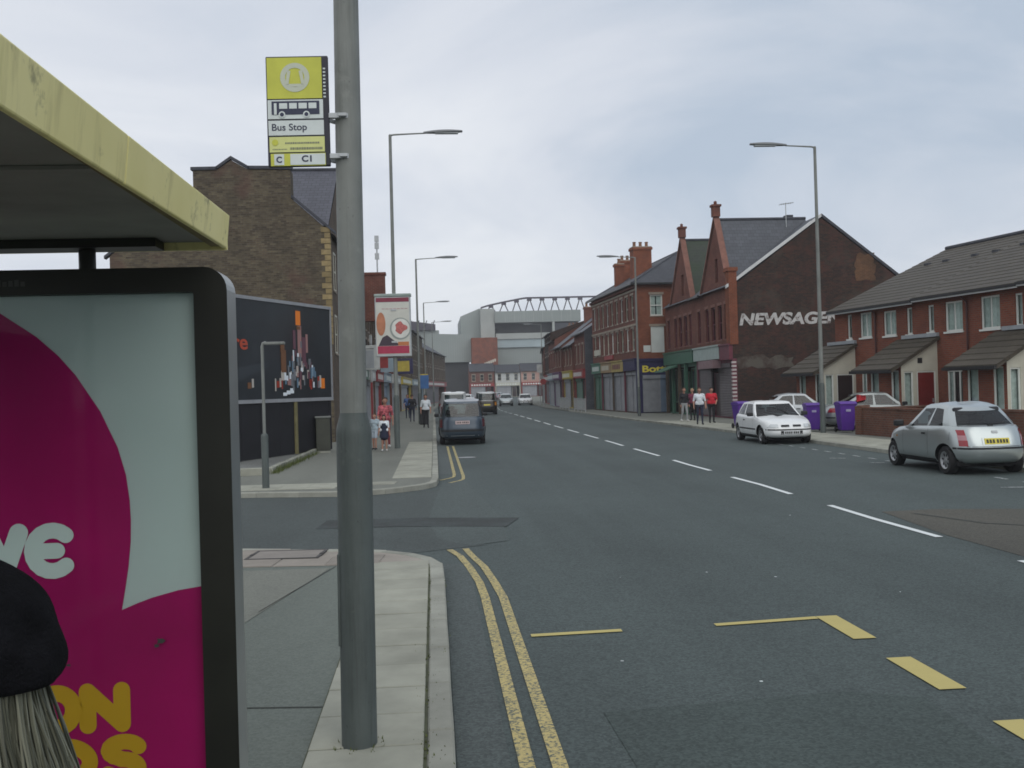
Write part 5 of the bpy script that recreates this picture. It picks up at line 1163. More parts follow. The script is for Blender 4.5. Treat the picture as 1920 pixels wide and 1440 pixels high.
def make_car(label, cat, sp, loc, rz, group='cars parked and driving along the road', detail=True):
    """local frame: front +x, left +y; origin on the ground at the middle"""
    Ln, W, H = sp['L'], sp['W'], sp['H']; mat = sp['mat']; o = empty('car', label, cat, loc, rz, group)
    zt = lambda x: interp(sp['top'], x)                     # bonnet / belt / boot line
    zb = sp.get('zb', .22); nn = sp.get('n', 4.2); Mx = 64
    def ringpt(k, lx0, lx1, wy):
        a = 2 * math.pi * k / Mx; c, s = math.cos(a), math.sin(a)
        x = math.copysign(abs(c) ** (2 / nn), c); y = math.copysign(abs(s) ** (2 / nn), s)
        return (lx1 * x if x > 0 else -lx0 * x * -1 * -1 if False else lx0 * -x * -1 if False else (lx1 * x if x > 0 else lx0 * (-x))), wy * y
    def ring(front, rear, wy): return [((front * x if x > 0 else rear * x), wy * y) for x, y in UN]
    UN = [(math.copysign(abs(math.cos(2 * math.pi * k / Mx)) ** (2 / nn), math.cos(2 * math.pi * k / Mx)), math.copysign(abs(math.sin(2 * math.pi * k / Mx)) ** (2 / nn), math.sin(2 * math.pi * k / Mx))) for k in range(Mx)]
    lv = [(0, .90, .90), (.06, .955, .94), (.16, .985, .985), (.30, 1, 1), (.46, 1, 1.0), (.60, .992, 1.0), (.74, .978, .995), (.86, .955, .982), (.94, .935, .965), (1.0, .905, .935)]
    if 'rear_lv' in sp: rl = sp['rear_lv']
    else: rl = [l[1] for l in lv]
    hl = Ln / 2; rings = []
    for (t, fx, wy), rx in zip(lv, rl):
        rings.append([(x, y, zb + (zt(x) - zb) * t) for x, y in ring(hl * fx, hl * rx, W / 2 * wy)])
    fx, rx, wy = lv[-1][1], rl[-1], lv[-1][2]
    for k, cz in ((.82, .022), (.55, .04), (.25, .05)):
        rings.append([(x, y, zt(x) + cz * (1 if abs(x) < hl * .8 else .5)) for x, y in ring(hl * fx * (.97 if k > .8 else .6 + .37 * k), hl * rx * (.97 if k > .8 else .6 + .37 * k), W / 2 * wy * k)])
    mb = MB(); vs = [q for r in rings for q in r]; n = len(rings)
    fs = [(i * Mx + k, i * Mx + (k + 1) % Mx, (i + 1) * Mx + (k + 1) % Mx, (i + 1) * Mx + k) for i in range(n - 1) for k in range(Mx)] + [tuple(range(Mx))[::-1], tuple((n - 1) * Mx + k for k in range(Mx))]
    mb.add(vs, fs); me = mb.mesh('body', True); me.materials.append(mat); me.materials.append(m_well)
    body = bpy.data.objects.new('body', me); COL.objects.link(body)
    wr = sp['wr']; ax = sp['axles']; cuts = []
    for a in ax:
        for s in (-1, 1):
            c = MB(); c.lathe([(wr + .055, s * W * .30), (wr + .055, s * (W / 2 + .15))], 28, axis='Y', o=(a, 0, wr + .01)); cm = c.mesh('cut'); cm.materials.append(mat); cm.materials.append(m_well)
            for p in cm.polygons: p.material_index = 1
            co = bpy.data.objects.new('cut', cm); COL.objects.link(co); cuts.append(co)
            md = body.modifiers.new('b', 'BOOLEAN'); md.operation = 'DIFFERENCE'; md.object = co; md.solver = 'EXACT'
    m2 = evalmesh(body); body.modifiers.clear(); body.data = m2; body.parent = o
    for p in m2.polygons: p.use_smooth = True
    try: m2.set_sharp_from_angle(angle=R(35))
    except Exception: pass
    for c in cuts: bpy.data.objects.remove(c)
    # ---- greenhouse
    g = sp['cab']; xf0, xf1, xr0, xr1, wb, wt = g['xf0'], g['xf1'], g['xr0'], g['xr1'], g.get('wb', W / 2 * .93), g.get('wt', W / 2 * .72)
    splits = g['side']           # side window fractions from the front: list of (a,b)
    fr = sorted({0, .02, .98, 1} | {q for s_ in splits for q in s_}); fr2 = []
    for a, b in zip(fr, fr[1:]):
        m = 3 if b - a > .12 else 1; fr2 += [a + (b - a) * k / m for k in range(m)]
    fr2.append(1.)
    gy = g.get('gy', .90); ys = [-1, -.96, -gy, -.6, -.3, 0, .3, .6, gy, .96, 1]
    tl = [0, .10, .28, .5, .72, .88, .95, 1.0]
    def ringc(t):
        te = t ** 1.0; xf = xf0 + (xf1 - xf0) * t ** g.get('pf', .85); xr = xr0 + (xr1 - xr0) * t ** g.get('pr', .9); wy = wb + (wt - wb) * t ** 1.25; pts = []
        rc = g.get('rc', .15) * (1 - .35 * t)
        for y in ys: pts.append((xf - rc * abs(y) ** g.get('rp', 3.0), y * (wy - .03), 'F'))
        for f in fr2: pts.append((xf - rc + (xr + rc * .8 - xf + rc) * f, wy, 'L'))
        for y in ys[::-1]: pts.append((xr + rc * .8 * abs(y) ** g.get('rp', 3.0), y * (wy - .03), 'R'))
        for f in fr2[::-1]: pts.append((xf - rc + (xr + rc * .8 - xf + rc) * f, -wy, 'S'))
        out = []
        for x, y, _ in pts:
            z0 = zt(max(-hl * .86, min(hl * .86, x))) - .035; zr = interp(g['roof'], x) if 'roof' in g else H - .05
            ex = hl * (lv[-1][1] if x > 0 else rl[-1]); ym = W / 2 * lv[-1][2] * max(.02, 1 - min(.999, abs(x) / ex) ** nn) ** (1 / nn) - .012
            y = math.copysign(min(abs(y), ym * (1 + (wt / wb - 1) * t ** 1.25)), y)
            out.append((x, y, z0 + (zr - z0) * t))
        return out
    rg = [ringc(t) for t in tl]; NP = len(rg[0]); nf, nsd = len(ys), len(fr2)
    top = rg[-1]; cx = sum(q[0] for q in top) / NP
    for k, cz in ((.86, .028), (.6, .045), (.25, .052)): cz *= g.get('crown', 1.); rg.append([(cx + (x - cx) * k, y * k, z + cz) for x, y, z in top])
    cab = MB(); glass = {}
    seg0 = {'F': 0, 'L': nf, 'R': nf + nsd, 'S': 2 * nf + nsd}
    def cell(i, k):
        if not (1 <= i <= 5 - 1): return None
        if i < len(tl) - 1:
            if nf * 0 <= k < nf - 1: return ('windscreen', 0) if 1 <= k < nf - 2 else None
            if seg0['L'] <= k < seg0['L'] + nsd - 1:
                f = (fr2[k - seg0['L']] + fr2[k - seg0['L'] + 1]) / 2
                for j, (a, b) in enumerate(splits):
                    if a < f < b: return ('side_window', j)
            if seg0['R'] <= k < seg0['R'] + nf - 1:
                kk = k - seg0['R']; return ('rear_window', 0) if 2 <= kk < nf - 3 and i >= g.get('ri', 1) else None
            if seg0['S'] <= k < seg0['S'] + nsd - 1:
                kk = k - seg0['S']; ff = fr2[::-1]; f = (ff[kk] + ff[kk + 1]) / 2
                for j, (a, b) in enumerate(splits):
                    if a < f < b: return ('side_window', 10 + j)
        return None
    for i in range(len(rg) - 1):
        for k in range(NP):
            k2 = (k + 1) % NP; q = (rg[i][k], rg[i][k2], rg[i + 1][k2], rg[i + 1][k]); key = cell(i, k)
            if key is None: cab.quad(*q)
            else: glass.setdefault(key, MB()).quad(*q)
    cab.poly(rg[-1])
    co = cab.build('cabin', sp.get('roofmat', mat), o, smooth=True, weld=True)
    for (nm, j), mbq in glass.items(): mbq.build(nm, m_cglass, co, smooth=True, weld=True)
    zi = zt(0) + .052; c0x = sum(q[0] for q in rg[0]) / NP; MB().poly([(c0x + (x - c0x) * .93, y * .93, z + .088) for x, y, z in rg[0]]).build('parcel_deck', m_dash, co)
    if detail:
        for xs_ in ((xf0 - 1.15, xf0 - 2.0) if xf0 - xr0 > 2 else (xf0 - 1.1,)):
            for s in (-.38, .38):
                se = MB().box(xs_ - .06, xs_ + .06, s - .22, s + .22, zi + .021, zi + .20).build('seat_back', m_seat, co, bevel=.05); MB().box(xs_ - .05, xs_ + .03, s - .12, s + .12, zi + .22, zi + .36).build('headrest', m_seat, se, bevel=.04)
    # ---- wheels
    for a in ax:
        for s in (-1, 1):
            y0 = s * (W / 2 - sp.get('inset', .05)); wd = .19 * -s
            ty = MB().lathe([(wr * .64, y0), (wr * .93, y0), (wr, y0 + wd * .15), (wr, y0 + wd * .85), (wr * .93, y0 + wd), (wr * .64, y0 + wd)], 26, axis='Y', o=(a, 0, wr), closed=True).build('wheel', m_tyre, o, smooth=True)
            if detail:
                rm = MB().lathe([(0, y0 - s * .012), (wr * .16, y0 - s * .012), (wr * .18, y0 - s * .03), (wr * .5, y0 - s * .035), (wr * .60, y0 - s * .006), (wr * .65, y0 - s * .004), (wr * .65, y0 - s * .06)], 26, axis='Y', o=(a, 0, wr)).build('rim', m_rim, ty, smooth=True)
                for k in range(7):
                    an = 2 * math.pi * k / 7 + .2; d = Vector((math.cos(an), 0, math.sin(an))); p = Vector((-d.z, 0, d.x)) * wr * .05; c0 = Vector((a, y0 - s * .030, wr))
                    MB().prism([c0 + d * wr * .30 - p * 1.4, c0 + d * wr * .54 - p, c0 + d * wr * .54 + p, c0 + d * wr * .30 + p * 1.4], (0, s * .004, 0)).build('rim_slot', m_well, rm)
            else: MB().lathe([(0, y0 + s * .003), (wr * .62, y0 + s * .003)], 18, axis='Y', o=(a, 0, wr)).build('rim', m_rim, ty)
    # underside
    MB().box(-hl * .82, hl * .82, -W * .30, W * .30, .16, zb + .03).build('underside', m_well, o)
    MB().box(-hl * .84, hl * .84, -W * .42, W * .42, zb - .05, zb + .04).build('floor_pan_shade', m_well, o)  # near-black floor box, its dark skirt standing in for shadow under the car
    # ---- helpers on the body skin
    def skin(x, z, off=0.004):
        t = max(0, min(1, (z - zb) / (zt(x) - zb))); i = 0
        for (t0, f0, w0), (t1, f1, w1), r0, r1 in zip(lv, lv[1:], rl, rl[1:]):
            if t <= t1:
                q = (t - t0) / (t1 - t0); fx_, wy_, rx_ = f0 + (f1 - f0) * q, w0 + (w1 - w0) * q, r0 + (r1 - r0) * q; break
        ex = hl * (fx_ if x > 0 else rx_); r_ = min(.999, abs(x) / ex); return W / 2 * wy_ * (1 - r_ ** nn) ** (1 / nn) + off
    def endx(y, z, front, off=.004):
        t = max(0, min(1, (z - zb) / (zt(hl * .9 if front else -hl * .9) - zb)))
        for (t0, f0, w0), (t1, f1, w1), r0, r1 in zip(lv, lv[1:], rl, rl[1:]):
            if t <= t1:
                q = (t - t0) / (t1 - t0); fx_, wy_, rx_ = f0 + (f1 - f0) * q, w0 + (w1 - w0) * q, r0 + (r1 - r0) * q; break
        r_ = min(.999, abs(y) / (W / 2 * wy_)); v = hl * (fx_ if front else rx_) * (1 - r_ ** nn) ** (1 / nn) + off
        return v if front else -v
    def patch_end(name, y0, y1, z0, z1, front, mt, par=body, off=.006, ny=8, nz=5, shape=None):
        q = MB(); P = [[None] * (nz + 1) for _ in range(ny + 1)]
        for i in range(ny + 1):
            for j in range(nz + 1):
                yy, z_ = y0 + (y1 - y0) * i / ny, z0 + (z1 - z0) * j / nz
                if shape: yy, z_ = shape(i / ny, j / nz)
                P[i][j] = (endx(yy, z_, front, off), yy, z_)
        for i in range(ny):
            for j in range(nz): q.quad(P[i][j], P[i + 1][j], P[i + 1][j + 1], P[i][j + 1])
        return q.build(name, mt, par, smooth=True, weld=True)
    def patch_side(name, x0, x1, z0, z1, s, mt, off=.005, nx=8, nz=3, par=body):
        q = MB()
        for i in range(nx):
            for j in range(nz):
                c = [(x0 + (x1 - x0) * a / nx, z0 + (z1 - z0) * b / nz) for a, b in ((i, j), (i + 1, j), (i + 1, j + 1), (i, j + 1))]
                q.quad(*[(x, s * skin(x, z, off), z) for x, z in c])
        return q.build(name, mt, par, smooth=True, weld=True)
    if detail:
        for s in (-1, 1):
            for x in sp.get('doorlines', ()): patch_side('door_gap', x - .004, x + .004, zb + .12, zt(x) - .05, s, m_trim, .002, 1, 8)
            for x in sp.get('handles', ()): patch_side('door_handle', x - .09, x + .09, zt(x) - .17, zt(x) - .13, s, sp.get('hmat', m_trim), .018, 2, 1)
            if 'rub' in sp: patch_side('rubbing_strip', ax[0] + wr + .1, ax[1] - wr - .1, sp['rub'], sp['rub'] + .045, s, m_trim, .008, 10, 1)
            patch_side('sill', ax[0] + wr + .08, ax[1] - wr - .08, zb - .0, zb + .06, s, m_trim, .004, 6, 1)
            m_ = MB(); x = xf0 - .32; m_.box(x - .10, x + .06, s * (W / 2 - .02) if s > 0 else -W / 2 - .17, (W / 2 + .17) if s > 0 else -(W / 2 - .02), zt(x) + .02, zt(x) + .15); m_.build('mirror', sp.get('mirror', m_trim), o, bevel=.03)
    zs = sp.get('strip')
    if zs:
        patch_end('rear_bumper_strip', -W * .48, W * .48, zs[0], zs[1], False, sp.get('stripmat', m_trim), off=.010, ny=24, nz=2); patch_end('front_bumper_strip', -W * .48, W * .48, zs[0] + sp.get('fstrip', 0), zs[1] + sp.get('fstrip', 0), True, sp.get('stripmat', m_trim), off=.010, ny=24, nz=2)
    pz = sp.get('rplate', .72)
    rp_ = patch_end('rear_plate', -.26, .26, pz - .06, pz + .06, False, sp.get('platemat', m_plateY), off=.014, ny=4, nz=1); fp2 = patch_end('front_plate', -.26, .26, sp.get('fplate', .42) - .055, sp.get('fplate', .42) + .055, True, m_plateW, off=.016, ny=4, nz=1)
    if detail:
        for k in range(7):
            y = -.225 + k * .064 + (.02 if k > 3 else 0); patch_end('plate_character', y, y + .042, pz - .036, pz + .036, False, m_plchar, rp_, .018, 1, 1); patch_end('plate_character', y, y + .042, sp.get('fplate', .42) - .034, sp.get('fplate', .42) + .034, True, m_plchar, fp2, .019, 1, 1)
    for s in (-1, 1):
        for (y0, y1, z0, z1, mt) in sp.get('rl', ()): patch_end('tail_lamp', s * y0, s * y1, z0, z1, False, mt, off=.012, ny=6, nz=6)
        for (y0, y1, z0, z1, mt) in sp.get('fl', ()): patch_end('headlight', s * y0, s * y1, z0, z1, True, mt, off=.010, ny=8, nz=4)
    if sp.get('wiper'):
        rwp = lambda y, t: Vector((xr0 + (xr1 - xr0) * t ** g.get('pr', .9) - .02, y, zt(-hl * .8) - .035 + (1.40 - zt(-hl * .8)) * t))
        MB().tube([rwp(0, .10), rwp(-.10, .22), rwp(-.38, .26)], .009, 6).build('rear_wiper', m_trim, co); MB().box(xr0 - .03, xr0 + .02, -.05, .05, zt(-hl * .8) - .01, zt(-hl * .8) + .04).build('wiper_hub', m_trim, co)
        MB().box(xr1 - .045, xr1 + .02, -.14, .14, 1.285, 1.305).build('high_brake_lamp', m_rlamp, co)
        for s in (-1, 1): patch_side('side_repeater', .9, .97, .70, .735, s, m_amber, .008, 2, 1)
        patch_side('fuel_flap', -1.35, -1.345, .72, .88, 1, m_trim, .003, 1, 2)
    for (nm, y0, y1, z0, z1, front, mt) in sp.get('extra', ()): patch_end(nm, y0, y1, z0, z1, front, mt, off=.008, ny=8, nz=2)
    return o
silver = paint('silver', (.44, .48, .48), .75, .30); white = paint('white', (.72, .74, .74), 0, .35); bluegrey = paint('blue_grey', (.036, .055, .078), .3, .30); darkbrown = paint('dark_brown', (.030, .022, .016), .2, .35); palegrey = paint('pale_grey', (.36, .38, .39), .4, .3)
micra = dict(L=3.72, W=1.66, H=1.50, mat=silver, wr=.29, axles=(-1.18, 1.24), zb=.24, n=4.0, top=[(-1.9, .98), (-1.2, 1.0), (-.2, .97), (.75, .93), (1.3, .84), (1.86, .66)],
  rear_lv=[.90, .955, .985, 1, 1, .985, .965, .94, .92, .90], cab=dict(xf0=.98, xf1=.18, xr0=-1.58, xr1=-1.10, wb=.765, wt=.56, rc=.32, rp=2.3, crown=1.45, gy=.82, pr=1.1, pf=.8, side=[(.10, .52), (.565, .86)], roof=[(-1.3, 1.33), (-.6, 1.42), (.2, 1.395), (.5, 1.33)]),
  doorlines=(.62, -.55), handles=(-.38,), strip=(.535, .575), rplate=.70, fplate=.45, rl=[(.56, .68, .60, .72, m_rlamp), (.565, .68, .72, .82, m_plamp), (.57, .675, .82, .93, m_rlamp)], fl=[(.35, .68, .62, .78, m_hlamp)],
  wiper=True, extra=[('plate_recess', -.30, .30, .625, .775, False, silver), ('tailgate_gap', -.58, .58, .588, .598, False, m_trim), ('badge', -.06, .06, .86, .91, False, m_galv), ('lower_grille', -.4, .4, .34, .42, True, m_trim)], hmat=m_trim, mirror=m_trim)
make_car('silver rounded hatchback parked at the kerb with a yellow rear plate', 'car', micra, (11.38, 20.95, 0), R(88.5))
almera = dict(L=4.12, W=1.69, H=1.40, mat=white, wr=.285, axles=(-1.25, 1.30), zb=.22, n=4.6, top=[(-2.06, .93), (-1.4, .93), (-.3, .90), (.75, .87), (1.5, .77), (2.05, .66)],
  cab=dict(xf0=.98, xf1=.18, xr0=-1.78, xr1=-1.25, wb=.785, wt=.60, side=[(.09, .50), (.54, .90)], roof=[(-1.5, 1.30), (-.6, 1.345), (.2, 1.335), (.5, 1.29)]),
  doorlines=(.62, -.50), handles=(-.32,), strip=(.46, .50), rplate=.62, fplate=.385, rl=[(.5, .8, .62, .80, m_rlamp)], fl=[(.42, .80, .545, .655, m_hlamp)],
  extra=[('grille_slot', .06, .32, .575, .635, True, m_trim), ('grille_slot', -.32, -.06, .575, .635, True, m_trim), ('lower_grille', -.35, .35, .33, .44, True, m_trim)], rub=.45, mirror=m_trim)
make_car('white hatchback parked facing us by the purple bins', 'car', almera, (11.42, 32.75, 0), R(-91.5))
mpv = dict(L=4.45, W=1.80, H=1.72, mat=bluegrey, wr=.31, axles=(-1.35, 1.45), zb=.24, n=4.8, top=[(-2.2, 1.02), (-1., 1.03), (.6, 1.0), (1.3, .96), (1.8, .84), (2.2, .68)], rear_lv=[.93, .965, .99, 1, 1, .99, .985, .98, .975, .965],
  cab=dict(xf0=1.55, xf1=.55, xr0=-2.12, xr1=-1.88, wb=.845, wt=.68, pr=1.0, side=[(.08, .32), (.355, .62), (.655, .93)], roof=[(-2.1, 1.60), (-.8, 1.67), (.6, 1.63), (1.0, 1.56)]),
  doorlines=(1.0, .1, -.85), handles=(.25, -.7), strip=(.50, .58), rplate=.84, fplate=.42, platemat=solid('plate_pale', (.55, .42, .42), .5), rl=[(.75, .86, .66, .96, m_rdark)], fl=[(.45, .8, .62, .8, m_hlamp)], extra=[('tailgate_gap', -.66, .66, .60, .61, False, m_trim), ('bumper_trim', -.8, .8, .34, .36, False, m_galv)], rub=.5)
make_car('dark blue-grey people carrier parked at the left kerb', 'car', mpv, (1.05, 38.75, 0), R(89.5))
suv = dict(L=4.6, W=1.78, H=1.86, mat=darkbrown, wr=.36, axles=(-1.4, 1.4), zb=.32, n=5.2, top=[(-2.3, 1.12), (1.0, 1.12), (1.7, 1.05), (2.25, .9)], rear_lv=[.94, .97, .99, 1, 1, .99, .985, .985, .98, .975], roofmat=palegrey,
  cab=dict(xf0=1.25, xf1=.75, xr0=-2.2, xr1=-2.08, wb=.84, wt=.74, side=[(.08, .34), (.38, .64), (.68, .95)], roof=[(-2.2, 1.78), (0, 1.82), (1, 1.76)]), strip=(.52, .66), rplate=.8, fplate=.5, rl=[(.62, .84, .75, 1.02, m_amber)], fl=[(.5, .8, .75, .9, m_hlamp)])
make_car('dark off-road car with a pale roof driving away up the road', 'car', suv, (4.25, 81.5, 0), R(90), detail=False)
sedan = dict(L=4.25, W=1.70, H=1.43, mat=palegrey, wr=.29, axles=(-1.3, 1.32), zb=.22, n=4.2, top=[(-2.1, .94), (-1.3, .96), (-.3, .92), (.8, .89), (1.5, .78), (2.1, .66)],
  cab=dict(xf0=1.0, xf1=.20, xr0=-1.75, xr1=-.95, wb=.785, wt=.58, side=[(.10, .48), (.52, .88)], roof=[(-1.3, 1.32), (-.5, 1.375), (.2, 1.36), (.5, 1.3)]), doorlines=(.6, -.4), handles=(-.25,), strip=(.46, .51), rplate=.7, fplate=.4, rl=[(.5, .8, .68, .85, m_rlamp)], fl=[(.45, .78, .58, .70, m_hlamp)], rub=.5)
sc = dict(sedan, mat=paint('frost', (.36, .39, .41), .3))
make_car('pale silver hatchback in the driveway behind the white car', 'car', sc, (15.25, 40.2, PH), R(-8))
make_car('silver car with a small red pennant behind the garden wall', 'car', dict(sedan, mat=paint('greysilver', (.30, .33, .33), .4)), (16.95, 36.4, PH), R(-10))
pn = empty('red_pennant', 'small red pennant fixed on the car behind the garden wall', 'flag', (15.75, 35.75, 1.38)); pn.scale = (.7, .7, .7)
MB().tube([(0, 0, -.42), (0, 0, .10)], .012, 6).build('stick', m_trim, pn)
q = MB()
for k in range(6): q.quad((k * .09, .03 * math.sin(k * 1.2), .1 - .01 * k), ((k + 1) * .09, .03 * math.sin((k + 1) * 1.2), .09 - .01 * k), ((k + 1) * .09, .03 * math.sin((k + 1) * 1.2), -.28 + .02 * k), (k * .09, .03 * math.sin(k * 1.2), -.28 + .02 * k))
q.build('cloth', pm('pennant_red', (.48, .03, .04), .8), pn, smooth=True, weld=True)
gfar = 'far cars along the road'
def small(label, mat, x, y, rz, base=sedan, cat='car'): return make_car(label, cat, dict(base, mat=mat), (x, y, 0), rz, gfar, False)
van = dict(mpv, L=4.9, H=1.98, top=[(-2.4, 1.1), (1.2, 1.08), (1.9, .98), (2.4, .8)], cab=dict(xf0=1.75, xf1=1.0, xr0=-2.36, xr1=-2.25, wb=.86, wt=.78, side=[(.06, .22)], roof=[(-2.4, 1.88), (0, 1.92), (1.2, 1.85)]), rl=[(.72, .86, .6, 1.05, m_rlamp)], doorlines=(), handles=())
small('white van with red tail lamps parked beyond the people carrier', white, 1.25, 63.5, R(90), van, 'van')
small('pale silver car parked beyond the white van', silver, 1.3, 78, R(90)); small('dark car parked at the left kerb well beyond the van', darkbrown, 1.2, 90, R(90))
small('pale hatchback coming towards us past the dark off-road car', silver, 8.6, 118, R(-92), micra); small('white hatchback parked by the right kerb near the bend', white, 11.0, 119, R(-92), almera)
small('pale car at the far bend below the stadium', palegrey, 13, 196, R(70)); small('dark red car at the far bend below the stadium', paint('maroon', (.11, .015, .02)), 10.2, 168, R(75)); small('white car parked on the left near the stadium', white, 5.2, 150, R(78), almera)

# ================================================================== wheelie bins
def bin_(label, x, y, rz=0, s=1.):
    o = empty('wheelie_bin', label, 'wheelie bin', (x, y, PH), rz, 'purple wheelie bins'); o.scale = (s, s, s)
    b = MB(); lo_, hi = (.21, .24), (.285, .33)
    vs = [(sx * w_[0], sy * w_[1] - (.0), z) for w_, z in ((lo_, .06), (hi, .96)) for sx, sy in ((-1, -1), (1, -1), (1, 1), (-1, 1))]
    b.add(vs, [(3, 2, 1, 0), (4, 5, 6, 7), (0, 1, 5, 4), (1, 2, 6, 5), (2, 3, 7, 6), (3, 0, 4, 7)]); body = b.build('body', m_bin, o, bevel=.03)
    MB().box(-.30, .30, -.345, .345, .93, .965).build('rim', m_bin, body, bevel=.01)
    l = MB(); l.prism([(-.30, -.37, .968), (-.30, .36, .968), (-.30, .36, 1.02), (-.30, .1, 1.075), (-.30, -.25, 1.06), (-.30, -.37, 1.0)], (.60, 0, 0)); l.build('lid', m_bin, o, bevel=.015)
    MB().tube([(-.25, .40, .99), (.25, .40, .99)], .016, 8).build('handle', m_bin, o)
    MB().tube([(-.27, .2, .1), (.27, .2, .1)], .012, 6).build('axle', m_trim, o)
    for s_ in (-1, 1): MB().lathe([(0, s_ * .275), (.1, s_ * .275), (.1, s_ * .315), (0, s_ * .315)], 16, axis='X', o=(0, .2, .1)).build('wheel', m_tyre, o)
    MB().box(-.08, .08, -.335, -.315, .72, .80).build('emblem', pm('bin_emblem', (.35, .33, .5), .5) if 'bin_emblem' not in bpy.data.materials else bpy.data.materials['bin_emblem'], o)
bin_('purple wheelie bin partly hidden by the lamp post', 14.25, 36.3, -.15); bin_('purple wheelie bin standing alone between lamp post and garden wall', 14.95, 34.9, -.1, 1.05); bin_('purple wheelie bin behind the white hatchback by the dark gable', 12.85, 40.5, .1, 1.05)
# ================================================================== people
def capsule(bm, a, b, ra, rb, seg=12):
    a, b = Vector(a), Vector(b); d = b - a; ln = max(d.length, 1e-5); ax = d / ln
    ref = Vector((1, 0, 0)) if abs(ax.x) < .8 else Vector((0, 1, 0)); u = ax.cross(ref).normalized(); v = ax.cross(u)
    prof = [(ra * math.sin(t), -ra * math.cos(t)) for t in (.25, .8, 1.25)] + [(ra, 0), (rb, ln)] + [(rb * math.cos(t), ln + rb * math.sin(t)) for t in (.35, .8, 1.32)]
    rows = [[bm.verts.new(a + ax * h + (u * math.cos(2 * math.pi * k / seg) + v * math.sin(2 * math.pi * k / seg)) * r) for k in range(seg)] for r, h in prof]
    for r1, r2 in zip(rows, rows[1:]):
        for k in range(seg): bm.faces.new((r1[k], r1[(k + 1) % seg], r2[(k + 1) % seg], r2[k]))
    bm.faces.new(rows[0][::-1]); bm.faces.new(rows[-1])
def segdist(p, a, b, ra, rb):
    d = b - a; t = max(0, min(1, (p - a).dot(d) / max(d.length_squared, 1e-9))); return (p - a - d * t).length - (ra + (rb - ra) * t)
SKIN = pm('skin', (.36, .19, .135), .6, .08, 8)
def person(label, loc, rz, h, tops, legs, shoes, hair, pose=None, skirt=None, sleeves='short', shorts=False, wide=1., vox=.0105, skin=SKIN, headpitch=0., hairstyle='short', extra_mats=None, group=None):
    """local frame: faces +y"""
    pose = pose or {}; k = h / 1.75; o = empty('person', label, 'person', loc, rz, group)
    hs = k * pose.get('head', 1.); J = lambda n, d: Vector(pose.get(n, d))
    w = wide; segs = []
    def S(a, b, ra, rb, tag): segs.append((Vector(a) * k, Vector(b) * k, ra * k, rb * k, tag))
    S((-.075 * w, 0, .92), (.075 * w, 0, .92), .118 * w, .118 * w, 'legs'); S((-.07 * w, 0, 1.02), (.07 * w, 0, 1.02), .128 * w, .128 * w, 'tops'); S((0, 0, 1.02), (0, .005, 1.18), .135 * w, .14 * w, 'tops'); S((-.075 * w, .0, 1.30), (.075 * w, .0, 1.30), .125 * w, .125 * w, 'tops'); S((-.15 * w, -.01, 1.41), (.15 * w, -.01, 1.41), .075, .075, 'tops')
    S((0, -.01, 1.44), (0, .01, 1.56), .06, .055, 'skin')
    hy = .015 + headpitch
    S((0, hy - .012, 1.665), (0, hy + .005, 1.64), .092, .088, 'skin'); S((0, hy + .03, 1.60), (0, hy + .045, 1.575), .066, .05, 'skin'); S((0, hy + .10, 1.64), (0, hy + .115, 1.615), .010, .016, 'skin')
    for s in (-1, 1):
        S((s * .09, hy - .005, 1.65), (s * .095, hy - .01, 1.62), .016, .012, 'skin')
        sd = 'l' if s < 0 else 'r'
        sh = Vector((s * .185 * w, -.01, 1.415)); el = J('el' + sd, (s * .25 * w, -.03, 1.13)); wr = J('wr' + sd, (s * .255 * w, .06, .88))
        S(sh, el, .062, .046, 'tops'); S(el, wr, .043, .028, 'tops' if sleeves == 'long' else 'skin')
        d = (wr - el).normalized(); inn = Vector((-s, 0, 0)); fw = d.cross(inn).normalized(); pe = wr + d * .085
        S(wr, pe, .026, .032, 'skin')
        for i, (off, ln) in enumerate(((-.030, .066), (-.010, .078), (.010, .074), (.029, .058))):
            b0 = pe + fw * off; b1 = b0 + d * ln * .55 + inn * .006; b2 = b1 + d * ln * .40 + inn * .026; S(b0, b1, .0095, .009, 'skin'); S(b1, b2, .009, .0075, 'skin')
        t0 = wr + d * .03 + fw * .03 * (1 if s else 1); S(t0, t0 + d * .035 + fw * .03, .012, .010, 'skin'); S(t0 + d * .035 + fw * .03, t0 + d * .065 + fw * .035 + inn * .012, .010, .008, 'skin')
        hp = Vector((s * .085 * w, 0, .95)); kn = J('kn' + sd, (s * .095, .02, .50)); an = J('an' + sd, (s * .10, -.02, .09)); to = an + Vector((s * .02, .15, -.045))
        lt = 'legs' if not shorts else 'skin'
        if shorts: S(hp, hp + (kn - hp) * .75, .095 * w, .085, 'legs')
        S(hp, kn, .088 * w, .058, lt if not shorts else 'skin'); S(kn, an, .056, .038, lt); S(an + Vector((0, -.02, -.03)), to, .045, .036, 'shoes')
    if skirt: S((0, 0, 1.02), (0, 0, skirt), .14, .20, 'legs')
    bm = bmesh.new()
    for a, b, ra, rb, t in segs: capsule(bm, a, b, ra, rb)
    me = bpy.data.meshes.new('body'); bm.to_mesh(me); bm.free(); tmp = bpy.data.objects.new('body', me); COL.objects.link(tmp)
    md = tmp.modifiers.new('r', 'REMESH'); md.mode = 'VOXEL'; md.voxel_size = vox; sm = tmp.modifiers.new('s', 'SMOOTH'); sm.iterations = 3; sm.factor = .5
    m2 = evalmesh(tmp); tmp.modifiers.clear(); tmp.data = m2; tmp.parent = o
    mats = {'skin': skin, 'tops': tops, 'legs': legs, 'shoes': shoes}; keys = list(mats); m2.materials.clear()
    for q in keys: m2.materials.append(mats[q])
